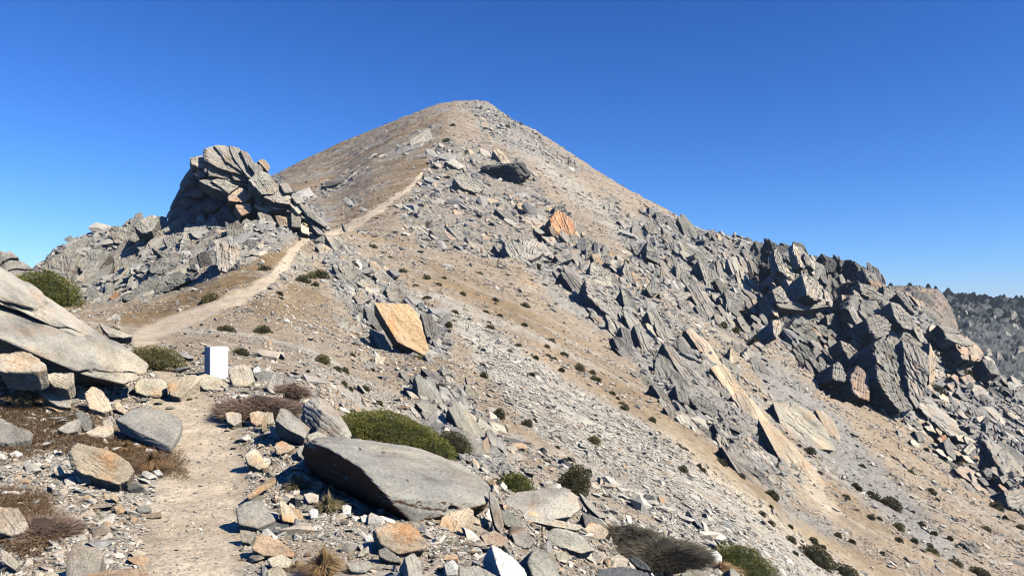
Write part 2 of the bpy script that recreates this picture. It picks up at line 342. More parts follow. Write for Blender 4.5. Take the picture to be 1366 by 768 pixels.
# displacement
D = 0.03*fbm(X*1.4, Yw*1.4, 0, 5)*np.clip(Yg/6, 0.5, 6)*(1-0.75*path)
D += 0.5*lflank*fbm(X/4, Yw/4, Z/4, 5)*(1-path); D += 0.35*far*(1-0.75*lflank)*(1-path)*fbm(s_al/7, s_ac/1.6, 2, 4)*(1-0.7*grass)*(1-0.5*pale)
bm_ = np.maximum(bed, 0.35*sbed)
rug = np.zeros_like(D); crack = np.zeros_like(D)
for cell, amp, asp, sd_ in ((9., .22, 2.6, 1), (3.6, .20, 2.8, 2), (1.5, .22, 2.6, 3), (0.6, .2, 2.2, 4)):
    vis = sstep(0.0035, 0.008, cell/Yg)*(1-sstep(0.11, 0.25, cell/Yg))   # cells neither below a pixel nor larger than a crag
    msk = (bm_ > 0.02) & (vis > 0.01)
    if not msk.any(): continue
    lf = PX[msk] < 470; zz = Z[msk]
    a = np.where(lf, X[msk]*0.75+Yw[msk]*0.2+zz*0.63, s_al[msk]*0.85-zz*0.5); c = np.where(lf, Yw[msk]*0.8-X[msk]*0.45+zz*0.5, s_ac[msk]-0.25*zz)
    wq = fbm(a/cell/1.3, c/cell/1.3, zz/cell, 2)*0.5
    f1, f2, r, dx, dy = voro(a/cell/asp*1.6+wq+sd_*7.7, c/cell*1.6+wq)
    h = (r[0]-0.5)*1.0+(r[1]-0.35)*0.9*dy+(r[2]-0.5)*0.6*dx-1.2*(1-sstep(0.0, 0.16, f2-f1))
    rug[msk] += (h*amp*cell*vis[msk]*bm_[msk]).astype(np.float32); 
D += 0.5*rug
farR = (Yg > 160) & (PX > 1100)
D += farR*(7*fbm(X/16, Yw/30, Z/18, 5)+5.0*(0.5-np.abs(fbm(X/6+Z/9, Yw/14, Z/16, 4))*2)+1.5*fbm(X/2.5, Yw/3, Z/3, 3))
D += (0.04+0.07*scree)*far*fbm(s_al/3.0, s_ac/.55, 7, 4)*(1-path)
D *= np.where((Yg > 225) & (PX < 1000), 0.6, 1); D += 0.55*fbm(X/3, Yw/3, Z/3, 4)*((Yg > 195) & (PX < 1000))
D *= np.where(farR, np.where(Yg < 300, 0.3, 0.75), 1); D += farR*(Yg < 300)*(1.6*(0.4-np.abs(fbm(X/3.5+Z/5, Yw/7, Z/11, 5))*2.2)+.5*fbm(X, Yw, Z, 3)); D = np.clip(D, -6, 9)
HOL = [([(998,350),(1030,325),(1050,345),(1036,390),(1032,425),(1000,430),(988,400)], 5.5), ([(1060,470),(1100,425),(1135,415),(1150,455),(1165,510),(1150,535),(1110,520),(1085,490)], 6.0), ([(1095,350),(1140,358),(1140,395),(1105,395)], 3.5), ([(1215,535),(1260,560),(1290,610),(1330,610),(1345,660),(1300,640),(1250,600)], 2.6), ([(1240,440),(1300,470),(1310,510),(1260,500)], 3.0), ([(715,300),(738,300),(742,322),(718,320)], 2.5)]
for pl_, dp_ in HOL: D -= dp_*inpoly(QX, QY, pl_, 9)*(Yg < 170)*(Yg > 40)
P1 = P0+N0*D[..., None]
# albedo
def C(*c): return np.array(c, np.float32)
TAN, BRN, SCR, BDR, PTH, PLE, ORG = C(.29,.228,.158), C(.195,.13,.063), C(.365,.333,.272), C(.22,.208,.185), C(.52,.42,.295), C(.44,.37,.265), C(.38,.24,.13)
def mixc(a, b, w): return a*(1-w[..., None])+b*w[..., None]
A = np.broadcast_to(TAN, P0.shape).copy()
A = mixc(A, BRN*1.35, np.clip(sstep(0.02, 0.35, streak+0.3*mid-0.05)*0.55*far, 0, 1))
A = mixc(A, SCR, np.clip(sstep(0.0, 0.4, -streak+0.2*mid)*0.7, 0, 1))
A = mixc(A, SCR, scree); A = mixc(A, BRN*1.4, scree*sstep(0.15, 0.35, streak)*0.55); A = mixc(A, SCR*1.2, scree*sstep(0.05, 0.3, -streak)*0.8)
A = mixc(A, PLE, pale*0.9)
A = mixc(A, BDR*1.25, gstr*sstep(-0.35, 0.0, streak))
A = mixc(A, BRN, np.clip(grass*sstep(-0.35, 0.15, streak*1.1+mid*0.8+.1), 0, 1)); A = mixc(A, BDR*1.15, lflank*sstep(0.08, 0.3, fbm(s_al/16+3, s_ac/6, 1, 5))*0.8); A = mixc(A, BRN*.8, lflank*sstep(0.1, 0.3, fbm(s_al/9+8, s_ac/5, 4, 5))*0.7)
A = mixc(A, BDR*1.1, sbed*0.9)
A = mixc(A, BDR, np.clip(bed*1.1*sstep(-0.5, -0.1, mid), 0, 1))
A = mixc(A, ORG, (1-grass)*sstep(0.33, 0.5, fbm(X/3+9, Yw/3, Z/3, 4))*0.35)
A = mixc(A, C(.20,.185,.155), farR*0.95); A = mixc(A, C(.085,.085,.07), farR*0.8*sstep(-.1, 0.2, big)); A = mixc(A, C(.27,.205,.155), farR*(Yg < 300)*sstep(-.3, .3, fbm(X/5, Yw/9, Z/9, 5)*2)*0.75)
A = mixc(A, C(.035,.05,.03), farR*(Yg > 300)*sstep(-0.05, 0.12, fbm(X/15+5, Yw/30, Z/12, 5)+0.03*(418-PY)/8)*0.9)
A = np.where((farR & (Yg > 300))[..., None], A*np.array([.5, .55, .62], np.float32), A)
A = mixc(A, PTH, path*np.where(Yg > 58, 0.95, 1)*(0.85+0.15*np.clip(mid, -1, 1)))
A *= (1+0.16*np.clip(mid*1.5, -1, 1)+0.10*np.clip(big*1.5, -1, 1))[..., None]
A = np.clip(A, 0.02, 0.75)
nu, nr = PX.shape
idx = np.arange(nu*nr).reshape(nu, nr)
quads = np.stack([idx[:-1, :-1], idx[1:, :-1], idx[1:, 1:], idx[:-1, 1:]], -1)
isp = (path[:-1, :-1] > 0.5); isf = farR[:-1, :-1] & ~isp
def submesh(name, sel, mat):
    q = quads[sel]; used, inv = np.unique(q, return_inverse=True)
    return link(name, mesh_np(name, P1.reshape(-1, 3)[used], inv.reshape(-1), 4, mat, True, A.reshape(-1, 3)[used]))
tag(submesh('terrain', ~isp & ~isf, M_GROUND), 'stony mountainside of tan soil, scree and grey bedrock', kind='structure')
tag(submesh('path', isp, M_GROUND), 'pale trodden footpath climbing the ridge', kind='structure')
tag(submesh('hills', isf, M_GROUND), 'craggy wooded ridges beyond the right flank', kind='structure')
# valley floor and the land behind the view point, one big sheet far below
th = np.linspace(0, 2*math.pi, 97)[:-1]; rr = [0.01, 1.5, 4, 12, 40, 120, 400, 1500, 4000]; zz = [-1.75, -1.75, -2.2, -6, -24, -80, -160, -190, -200]
VV = []; 
for r_, z_ in zip(rr, zz):
    for t_ in th:
        x_, y_ = r_*math.cos(t_), r_*math.sin(t_)
        VV.append((x_, y_, z_-(0 if y_ < 1 else min(60, 0.9*r_))))
VV = np.array(VV); FF = []
for a in range(len(rr)-1):
    for b in range(96): FF += [a*96+b, (a+1)*96+b, (a+1)*96+(b+1) % 96, a*96+(b+1) % 96]
tag(link('valley_floor', mesh_np('valley_floor', VV, FF, 4, M_GROUND, True, np.tile(TAN*0.8, (len(VV), 1)))), 'land falling away behind and below the ridge', kind='structure')

# ---------------------------------------------------------------- loose stones: one scree mass
def hull_proto(rng, n=11, flat=0.55, elong=1.5):
    p = rng.normal(size=(n, 3)); p /= np.linalg.norm(p, axis=1)[:, None]; p = np.sign(p)*np.abs(p)**0.75
    p *= np.array([elong, 1, flat])*0.5
    bm = bmesh.new(); vs = [bm.verts.new(q) for q in p]
    bmesh.ops.convex_hull(bm, input=vs)
    for v in [v for v in bm.verts if not v.link_faces]: bm.verts.remove(v)
    bm.verts.index_update(); bmesh.ops.triangulate(bm, faces=bm.faces[:])
    V = np.array([v.co[:] for v in bm.verts]); Fq = np.array([[v.index for v in f.verts] for f in bm.faces]); bm.free(); return V, Fq
prng = np.random.default_rng(3)
PROTO = [hull_proto(prng, prng.integers(8, 13), prng.uniform(0.35, 0.75), prng.uniform(1.1, 2.0)) for _ in range(28)]
def stones_mesh(pos, nrm, size, along, col, rng, tilt=0.35):
    """many hull stones; along = preferred long axis per stone"""
    n = len(pos); which = rng.integers(0, len(PROTO), n)
    nn = nrm+rng.normal(size=(n, 3))*tilt; nn /= np.linalg.norm(nn, axis=1)[:, None]
    aa = along+rng.normal(size=(n, 3))*0.5; aa -= nn*np.sum(aa*nn, 1)[:, None]; aa /= np.linalg.norm(aa, axis=1)[:, None]+1e-9
    bb = np.cross(nn, aa); Vs, Fs, Cs = [], [], []; off = 0
    for k, (pv, pf) in enumerate(PROTO):
        s = np.nonzero(which == k)[0]
        if not len(s): continue
        q = pos[s][:, None]+size[s][:, None, None]*(pv[None, :, 0:1]*aa[s][:, None]+pv[None, :, 1:2]*bb[s][:, None]+pv[None, :, 2:3]*nn[s][:, None])
        Vs.append(q.reshape(-1, 3)); Fs.append((pf[None]+(off+np.arange(len(s))*len(pv))[:, None, None]).reshape(-1))
        Cs.append(np.repeat(col[s], len(pv), 0)); off += len(s)*len(pv)
    return np.concatenate(Vs), np.concatenate(Fs), np.concatenate(Cs)
cm = np.maximum.accumulate(P1[..., 2]/P1[..., 1], axis=1); visb = (P1[..., 2]/P1[..., 1] >= cm-0.004) & (Yg < 250)
dens = visb*1.0
# screen-uniform sampling: weight grid vertices by their height step in view
dv = np.abs(np.gradient(P1[..., 2]/P1[..., 1], axis=1)); dens = dens*np.clip(dv, 0, 0.004)*(np.abs(US)[:, None] < 0.85)
mixw = (0.55+0.75*scree-0.25*bed+0.1*np.clip(-streak*3, 0, 1))*(1-0.75*grass)*(1-0.55*pale)*(1-0.45*sbed)*(1-0.15*lflank)
mixw *= np.where(Yg > 16, 0.25+1.2*sstep(-0.12, 0.22, fbm(s_al/34, s_ac/4.2, 12, 3)), 1)
mixw *= np.where((path > 0.3), np.where(Yg < 58, 0.14, 0.3), 1)
mixw *= np.where(PY > 500, 1.0, 1)*np.where(Yg < 14, 1.1, 1)*sstep(-0.9, 0.3, fbm(s_al/3, s_ac/1.2, 8, 3)*2+0.2)
w = (dens*mixw).ravel(); w /= w.sum()
NS = 430000
pick = np.searchsorted(np.cumsum(w), RNG.random(NS)); pick = np.clip(pick, 0, nu*nr-1)
pp = P1.reshape(-1, 3)[pick]; pn = N0.reshape(-1, 3)[pick]; dist = pp[:, 1]
onp = path.ravel()[pick] > 0.3; isc = scree.ravel()[pick]; ibd = bed.ravel()[pick]
spx = 1.7+1.5*RNG.pareto(2.5, NS); spx = np.clip(spx, 1.5, 11+9*(dist < 25)); spx = np.where(dist > 20, 1.25+(spx-1.5)*0.48, spx); spx = np.where(dist > 190, np.minimum(spx, 3.6), spx); spx = np.where(dist > 110, 1.2+(spx-1.4)*0.6, spx); spx = np.where(onp, np.clip(spx*0.7, 1.2, 4), spx)
sz = np.minimum(spx*dist/F*1.25, 1.6); sz = np.where(dist < 14, np.clip(sz, 0.012, 0.16), sz)
col = np.array([C(.385,.315,.235), C(.44,.402,.33), C(.36,.33,.275), C(.25,.238,.21), C(.56,.50,.405), C(.41,.28,.17), C(.19,.185,.17)])
cp = np.array([.26, .24, .16, .14, .12, .05, .03]); cc = RNG.choice(7, NS, p=cp)
cc = np.where((ibd > 0.3) & (RNG.random(NS) < 0.75), RNG.choice([2, 3, 6], NS), cc); cc = np.where((isc > 0.5) & (RNG.random(NS) < 0.5), 1, cc)
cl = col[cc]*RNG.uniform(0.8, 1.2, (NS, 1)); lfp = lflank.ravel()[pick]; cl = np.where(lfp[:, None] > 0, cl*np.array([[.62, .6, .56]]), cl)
al = np.where(lfp[:, None] > 0, [[-0.85, -0.4, -0.3]], [[0.86, -0.3, -0.4]])*np.where(dist < 13, 0.3, 1)[:, None]
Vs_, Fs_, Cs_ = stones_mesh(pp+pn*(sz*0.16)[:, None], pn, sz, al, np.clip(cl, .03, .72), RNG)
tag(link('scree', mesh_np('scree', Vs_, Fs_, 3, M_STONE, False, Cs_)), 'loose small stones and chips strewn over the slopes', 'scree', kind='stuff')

# bigger angular blocks choking the rocky zones
prng2 = np.random.default_rng(9); PROTO = [hull_proto(prng2, prng2.integers(9, 16), prng2.uniform(0.35, 0.8), prng2.uniform(1.2, 2.6)) for _ in range(40)]
wb = (dens*np.clip(np.maximum(bed, 0.07*(Yg > 12)*(1-grass)*(1-pale)*(1-sbed))-0.2*path, 0, 1)**1.5*sstep(-0.5, 0.2, fbm(s_al/5, s_ac/2.5, 3, 3)*2)).ravel(); wb = wb*(path.ravel() < .1)*(~farR.ravel()); wb /= wb.sum(); NB = 15000
pick = np.clip(np.searchsorted(np.cumsum(wb), RNG.random(NB)), 0, nu*nr-1); pp = P1.reshape(-1, 3)[pick]; pn = N0.reshape(-1, 3)[pick]; dist = pp[:, 1]; ibd = bed.ravel()[pick]
spx = np.clip(3+2.2*RNG.pareto(2.5, NB), 3, 15); spx = np.where(ibd < .3, np.clip(spx*.6, 2, 8), spx); spx = np.where(dist > 170, np.minimum(spx*.8, 4.5), spx); sz = spx*dist/F*1.2
cl = np.array([C(.35,.325,.28), C(.28,.265,.235), C(.22,.21,.19), C(.40,.345,.27), C(.38,.29,.2)])[RNG.choice(5, NB, p=[.34, .3, .2, .1, .06])]*RNG.uniform(.8, 1.15, (NB, 1))
lfp = PX.ravel()[pick] < 460; al = np.where(lfp[:, None], [[0.75, 0.2, 0.63]], [[0.75, -0.2, -0.63]])
pn2 = pn*0.55+np.array([0.25, -0.6, 0.4]); pn2 /= np.linalg.norm(pn2, axis=1)[:, None]
Vs_, Fs_, Cs_ = stones_mesh(pp+pn*(sz*0.12)[:, None], pn2, sz, al, cl, RNG, 0.45)
tag(link('rubble', mesh_np('rubble', Vs_, Fs_, 3, M_STONE, False, Cs_)), 'angular grey block rubble choking the rocky bands', 'rubble', kind='stuff')
# ---------------------------------------------------------------- shaped rocks
def ico(n):
    bm = bmesh.new(); bmesh.ops.create_icosphere(bm, subdivisions=n, radius=1)
    V = np.array([v.co[:] for v in bm.verts]); Fq = np.array([[v.index for v in f.verts] for f in bm.faces]); bm.free()
    return V/np.linalg.norm(V, axis=1)[:, None], Fq
ICO = {n: ico(n) for n in (2, 3, 4, 5, 6)}
def hull_planes(P):
    bm = bmesh.new(); vs = [bm.verts.new(p) for p in P]; bmesh.ops.convex_hull(bm, input=vs)
    bm.normal_update(); Ns, Hs = [], []
    for f in bm.faces:
        n = f.normal.copy(); h = n.dot(f.verts[0].co)
        if h < 0: n = -n; h = -h
        if f.calc_area() < 1e-7 or h < 1e-4: continue
        Ns.append(n[:]); Hs.append(h)
    bm.free(); return np.array(Ns), np.array(Hs)
def rock_surface(P, res, sharp=90., rough=0.03, layers=0.0, ldir=None, seed=0, pit=0.0, cracks=0.0):
    """P (n,3) corner points about the origin -> dense weathered surface through their hull"""
    rng = np.random.default_rng(seed); P = np.array(P, float)
    c = P.mean(0); Q = P-c; C_ = np.cov(Q.T)+np.eye(3)*1e-6; ev, E = np.linalg.eigh(C_)
    Lq = Q@E; ext = np.maximum(np.abs(Lq).max(0), 1e-3); Lq = Lq/ext
    Nn, Hh = hull_planes(Lq); D, Fq = ICO[res]
    # extra chipped corners
    for _ in range(rng.integers(3, 8)):
        d = rng.normal(size=3); d /= np.linalg.norm(d); s = (Lq@d).max(); Nn = np.vstack([Nn, d]); Hh = np.append(Hh, s*rng.uniform(0.84, 0.97))
    q = np.maximum(D@Nn.T/Hh, 1e-4); m = q.max(1)
    r = 1/(m*np.power(np.power(q/m[:, None], sharp).sum(1), 1/sharp))
    V = D*r[:, None]*ext; sz = float(ext.mean()); mn = float(np.sort(ext)[0]); o = rng.uniform(0, 50, 3); W_ = V@E.T
    f1 = 1.6/sz
    n = fbm(W_[:, 0]*f1+o[0], W_[:, 1]*f1+o[1], W_[:, 2]*f1+o[2], 5 if res > 3 else 3)
    dsp = rough*n*sz*1.3
    rid = 1-np.abs(fbm(W_[:, 0]*f1*1.3+o[1], W_[:, 1]*f1*1.3+o[2], W_[:, 2]*f1*1.3+o[0], 3))*2
    dsp -= rough*sz*1.1*np.clip(rid-0.86, 0, 1)*4*0.5
    if layers:
        l = np.array(ldir if ldir is not None else E[:, 0]); l = l/np.linalg.norm(l)
        t = (W_@l)/(sz*0.16)+1.2*n+o[0]; st = t-np.floor(t); amp = PERM[(np.floor(t).astype(int)) & 255]/255.-0.5
        dsp += layers*sz*(0.10*amp-0.10*(1-sstep(0, 0.16, np.minimum(st, 1-st))))
    if pit: dsp -= pit*sz*sstep(0.25, 0.5, fbm(W_[:, 0]*f1*3, W_[:, 1]*f1*3, W_[:, 2]*f1*3+o[2], 3))*0.12
    if cracks:                                                  # joints: long blocks parted by open cracks
        la = V[:, 2]/(sz*0.95)+0.35*n+o[0]; lb = (V[:, 1]+0.35*V[:, 0])/(sz*0.30)+0.5*n+o[1]
        if abs(ext[1]) < 1e-3: lb = V[:, 0]/(sz*.3)
        g1, g2, rr_, dx_, dy_ = voro(la.astype(np.float32), lb.astype(np.float32))
        dsp += cracks*sz*((rr_[0]-0.5)*0.26+(rr_[1]-.5)*.22*dy_-0.20*(1-sstep(0.02, 0.13, g2-g1)))
    dirn = (D@E.T) if False else (V/np.maximum(np.linalg.norm(V, axis=1), 1e-6)[:, None])@E.T
    dsp = np.clip(dsp, -0.45*mn, 0.45*mn)
    return W_+dirn*dsp[:, None]+c, Fq
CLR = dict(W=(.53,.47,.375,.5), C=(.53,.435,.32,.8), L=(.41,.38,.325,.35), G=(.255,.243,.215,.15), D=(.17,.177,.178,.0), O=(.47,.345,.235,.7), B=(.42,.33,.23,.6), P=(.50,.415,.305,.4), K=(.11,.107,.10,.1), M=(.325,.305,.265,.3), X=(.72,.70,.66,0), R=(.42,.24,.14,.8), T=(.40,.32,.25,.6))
NDEF = (0.30, -0.78, 0.55)
_rs = [0]
def solid(name, pts3, col, mat=None, parent=None, rough=0.04, layers=0.5, res=None, sharp=90., ldir=None, pit=0.0, jit=0.08, cracks=None):
    """a rock from world-space corner points; its origin sits at the base"""
    _rs[0] += 1; P = np.array(pts3, float); px = np.linalg.norm(P.max(0)-P.min(0))/max(P[:, 1].mean(), 1)*F
    if res is None: res = 3 if px < 20 else 4 if px < 52 else 5 if px < 170 else 6
    c = P.mean(0); base = Vector((c[0], c[1], P[:, 2].min()))
    if cracks is None: cracks = 0.0 if (c[1] < 24 or px < 34) else 0.8
    V, Fq = rock_surface(P-np.array(base), res, sharp, rough, layers, ldir, _rs[0]*13+5, pit, cracks)
    ev, E = np.linalg.eigh(np.cov((P-c).T)+np.eye(3)*1e-7); ax = Vector(E[:, 2]); az = Vector(E[:, 0])
    if ldir is not None: ax = Vector(ldir).cross(Vector((0, 1, 0))).normalized()*-1 if False else ax
    ay = az.cross(ax).normalized(); az = ax.cross(ay).normalized(); R = Matrix((ax, ay, az)).transposed(); V = V@np.array(R)
    if mat is None: mat = M_ROCK if c[1] < 24 else M_CRAG
    me = mesh_np(name, V, Fq, 3, mat, not (c[1] > 24 and px < 200)); o = link(name, me)
    o.rotation_euler = R.to_euler()
    if parent is not None: o.parent = parent; o.location = base-parent.location
    else: o.location = base
    k = CLR[col] if isinstance(col, str) else col; j = 1+random.uniform(-jit, jit)*1.5
    o.color = (k[0]*j, k[1]*j*(1+random.uniform(-.02, .02)), k[2]*j, k[3])
    return o
def plane_pts(poly, Y, nrm):
    """photo directions -> points on the plane through distance Y (of the polygon's middle) with the given normal"""
    P = np.array([p[:2] for p in poly], float); c = P.mean(0); n = Vector(nrm).normalized(); C0 = at(c[0], c[1], Y); out = []
    for p in poly:
        d = at(p[0], p[1], 1.0); dn = n.dot(d); t = n.dot(C0)/dn if abs(dn) > 0.12 else Y
        t = min(max(t, Y*0.88-0.1), Y*1.13+0.1); q = d*t
        if len(p) > 2: q = at(p[0], p[1], t+p[2])
        out.append(q)
    return out, C0, n
def slab(name, poly, col, thick=0.45, Y=None, base=None, nrm=NDEF, parent=None, lift=0.25, **k):
    """block whose lit face has the given outline; thick = depth relative to the outline's short side"""
    P = np.array([p[:2] for p in poly], float); c = P.mean(0)
    if Y is None:
        b = base or (c[0], P[:, 1].max() if k.pop('foot', False) else c[1]); Y = hit(*b) or hit(b[0], b[1]+20) or 60
        if b[0] > 1200: Y = min(Y, 108)
    pts, C0, n = plane_pts(poly, Y, nrm)
    ev = np.linalg.eigvalsh(np.cov(P.T)); short = 3.2*math.sqrt(max(ev[0], 0.3))/F*Y; t = thick*short
    off = n*(t*lift); cc = sum(pts, Vector())/len(pts)
    front = [p*(1-0.0)+off*0 for p in pts]; s = (Y-t*lift)/Y
    front = [p*s for p in pts]                                   # nearer along the sight line: same outline, standing proud
    back = [(p-cc)*0.86+cc-n*t for p in front]
    return solid(name, front+back, col, parent=parent, **k)
# ---------------------------------------------------------------- outcrops: bedrock masses whose jointed slabs are their parts
def outcrop(name, label, cat, px, py, Y=None, group=None):
    Y = Y or hit(px, py); o = bpy.data.objects.new(name, None); COL.objects.link(o); o.location = at(px, py, Y)
    o.empty_display_size = 1; tag(o, label, cat, group); o['_n'] = 0; return o
def parts(par, lst, dcol='L', Y=None, nrm=NDEF, thick=0.6, name='slab', **k):
    for it in lst:
        poly, col, kw = it[0], dcol, {}
        for e in it[1:]:
            if isinstance(e, str): col = e
            else: kw = e
        kk = dict(Y=Y, nrm=nrm, thick=thick, cracks=0.22); kk.update(k); kk.update(kw); kk['lift'] = kk.get('lift', .3)*(2.2 if Y is None else 1.5)+.3; kk['thick'] *= 1.5
        slab(kk.pop('name', name), poly, col, parent=par, **kk)
def pt_in(x, y, P):
    c = False
    for k in range(len(P)):
        x1, y1 = P[k]; x2, y2 = P[(k+1) % len(P)]
        if (y1 > y) != (y2 > y) and x < (x2-x1)*(y-y1)/(y2-y1)+x1: c = not c
    return c
def fill(par, poly, n, size, ang, asp=2.2, cols='LMGGL', Y=None, dn=0.22, name='slab', rng=random, thick=0.6, lift=0.5, angj=0.16, nrm=NDEF, ymin=0, **k):
    xs = [p[0] for p in poly]; ys = [p[1] for p in poly]; made = []; tries = 0
    while len(made) < n and tries < n*40:
        tries += 1; x = rng.uniform(min(xs), max(xs)); y = rng.uniform(min(ys), max(ys))
        if not pt_in(x, y, poly): continue
        s = size[0]*(size[1]/size[0])**(rng.random()**1.6)
        if any(math.hypot(x-a, (y-b)) < 0.32*(s+c) for a, b, c in made): continue
        yy = Y or hit(x, y, max(ymin, 2.5))
        lift_ = lift*0.55
        if yy and x > 1200 and not ymin: yy = min(yy, 108)
        if yy is None or yy < 5: continue
        made.append((x, y, s)); th = math.radians(ang+rng.gauss(0, 1)*angj*40); a_ = asp*rng.uniform(0.65, 1.35); m = rng.randint(5, 7); pg = []
        for i in range(m):
            t = (i+rng.uniform(-.25, .25))/m*2*math.pi; r = rng.uniform(0.85, 1.15)
            u = math.cos(t)*s*0.5*r*math.sqrt(a_); v = math.sin(t)*s*0.5*r/math.sqrt(a_)
            pg.append((x+u*math.cos(th)-v*math.sin(th), y+u*math.sin(th)+v*math.cos(th)))
        n_ = (nrm[0]+rng.gauss(0, dn), nrm[1]+rng.gauss(0, dn)*0.6, nrm[2]+rng.gauss(0, dn)*0.7)
        slab(name, pg, rng.choice(cols), thick=thick*rng.uniform(.7, 1.3), Y=yy, nrm=n_, parent=par, lift=lift_, **k)
    return made
# --- the tower on the left
ot = outcrop('rock_tower', 'tall grey crag of stacked slabs above the path, its left side in black shade', 'crag', 320, 345, 60)
solid('crag_core', [at(*p) for p in [(262,226,60),(272,244,59.5),(300,268,59),(326,304,58.5),(345,300,59),(380,290,60),(392,275,61.5),(350,225,62),(335,214,62.5),(300,206,62),(270,208,62),(256,222,67),(240,240,69),(216,288,71),(205,306,71),(260,322,66),(320,320,61),(380,320,62),(400,300,66),(330,235,72),(280,215,72)]], 'D', parent=ot, rough=0.05, layers=0.8, ldir=(0.2, 0.3, 0.9), res=6, sharp=60, cracks=.5)  # darker rock colour paints in the shade on the tower's left side
nt_ = (0.42, -0.80, 0.42)
parts(ot, [([(253,210),(270,206),(275,214),(273,226),(255,219)],), ([(270,198),(284,194),(300,205),(322,220),(346,238),(325,234),(290,223),(272,212)],),
 ([(285,193),(300,192),(316,205),(336,233),(325,231),(300,214)],), ([(303,193),(319,196),(332,220),(342,241),(330,236),(311,210)],), ([(319,198),(331,203),(339,216),(332,226)],),
 ([(275,217),(305,224),(309,237),(300,238),(278,234)],), ([(264,241),(286,236),(324,245),(305,259),(285,251)],), ([(280,240),(300,237),(322,247),(306,258)],),
 ([(304,226),(330,238),(336,243),(312,240)],'M'), ([(259,218),(272,222),(274,236),(267,236)],'M'),
 ([(303,262),(322,247),(334,258),(337,262),(325,270),(305,268)],'T'), ([(312,273),(334,269),(337,282),(322,288)],'T'),
 ([(331,240),(345,225),(360,231),(374,250),(366,259),(349,259)],), ([(330,217),(346,214),(356,226),(340,232)],'M'), ([(343,214),(352,211),(361,222),(358,230)],'B'),
 ([(350,262),(372,249),(391,263),(388,273),(370,271)],), ([(337,272),(360,275),(383,283),(346,281)],'W'), ([(355,268),(372,271),(384,280),(365,279)],'L'), ([(343,283),(358,281),(369,301),(350,303)],),
 ([(366,286),(382,289),(389,303),(372,301)],'B'), ([(352,303),(372,302),(374,313),(356,312)],'W'), ([(332,312),(356,308),(362,316),(338,320)],'W'),
 ([(388,282),(403,290),(401,304),(389,302)],'M'), ([(395,267),(405,272),(441,300),(433,303),(409,287)],'G'), ([(388,262),(402,261),(408,270),(396,272)],), ([(386,272),(400,272),(405,283),(398,286)],'W'),
 ([(403,289),(420,299),(437,316),(428,313)],'G'), ([(415,300),(426,303),(434,314),(424,312)],'L'), ([(400,298),(412,303),(414,314),(402,310)],'W'), ([(372,245),(384,243),(392,256),(380,258)],'M'), ([(340,252),(352,262),(349,276),(340,266)],'G'),
 ([(300,238),(330,244),(334,250),(318,246)],'M')], dcol='L', Y=58.6, nrm=nt_, thick=0.55, lift=0.15, rough=0.05)
fill(ot, [(318,262),(390,262),(440,300),(430,318),(385,312),(325,318)], 58, (9, 20), 15, 1.9, 'LWMLB', Y=59.5, nrm=nt_)
# --- the ledges below and left of it
ol = outcrop('rock_ledges', 'long grey ledge of broken bedrock left of the tall crag', 'outcrop', 180, 405)
parts(ol, [([(60,352),(80,335),(103,345),(94,374),(76,374)],'M'), ([(58,355),(70,345),(78,370),(70,376)],), ([(105,355),(124,330),(150,334),(131,360),(112,378)],'M'), ([(80,336),(100,322),(118,318),(112,340),(98,345)],'M'),
 ([(110,380),(128,362),(152,349),(148,363),(122,378)],'G'), ([(147,300),(176,302),(165,326),(148,323)],'L'), ([(129,324),(146,307),(147,320),(136,326)],'W'), ([(172,321),(185,298),(196,314),(180,323)],'G'),
 ([(199,300),(215,308),(226,321),(210,326)],'M'), ([(176,300),(195,287),(213,292),(203,308),(190,312)],'L'), ([(113,322),(135,305),(150,302),(140,318),(120,330)],'L'), ([(237,336),(246,303),(276,299),(271,320),(242,338)],'M'), ([(276,315),(285,300),(296,308),(290,322),(278,325)],'G'),
 ([(250,346),(270,336),(286,330),(301,344),(270,363),(254,358)],'G'), ([(196,352),(215,345),(240,340),(242,352),(215,366),(200,364)],'G'), ([(200,330),(228,338),(245,342),(240,352),(215,344)],'M'), ([(160,398),(198,372),(214,372),(205,388),(182,407)],'G'), ([(205,392),(212,370),(240,360),(256,372),(225,388)],'G',{'nrm':(0.1,-0.95,0.3)}),
 ([(283,320),(300,314),(318,325),(321,345),(302,363),(290,360)],'L',{'lift':0.9}), ([(262,338),(276,334),(284,352),(280,366),(268,360)],'K'), ([(160,366),(171,355),(173,372),(156,379)],'T'), ([(144,397),(157,386),(158,397),(150,401)],'R'), ([(151,345),(160,345),(158,365),(152,366)],'M'),
 ([(160,345),(180,338),(186,358),(165,360)],'M'), ([(94,378),(112,362),(113,376),(98,385)],'L'), ([(172,372),(185,358),(190,370),(165,388)],'L'), ([(300,300),(318,292),(330,310),(316,322),(302,318)],'M'), ([(216,318),(232,310),(242,326),(224,332)],'M'), ([(140,378),(150,375),(152,395),(140,398)],'M'), ([(112,388),(125,382),(135,396),(120,402)],'M')],
 dcol='L', nrm=(0.25, -0.85, 0.42), thick=0.8, lift=0.5)
fill(ol, [(60,358),(120,318),(200,296),(235,318),(330,300),(340,325),(290,358),(230,384),(160,404),(112,398),(80,376)], 60, (18, 62), -38, 2.4, 'LMGGM', nrm=(0.22, -0.85, 0.42), lift=0.45)
ol2 = outcrop('rock_ledges', 'jumble of blocks between the foot of the tall crag and the grassy path slope', 'outcrop', 330, 348)
fill(ol2, [(262,322),(330,296),(400,300),(412,316),(370,332),(330,350),(290,362),(262,368),(250,345)], 95, (9, 26), -20, 1.7, 'LMGWML', nrm=(0.3, -0.82, 0.45), lift=0.7)
ol3 = outcrop('rock_ledges', 'lower grey ledges dipping into the brown grass left of the path', 'outcrop', 150, 404)
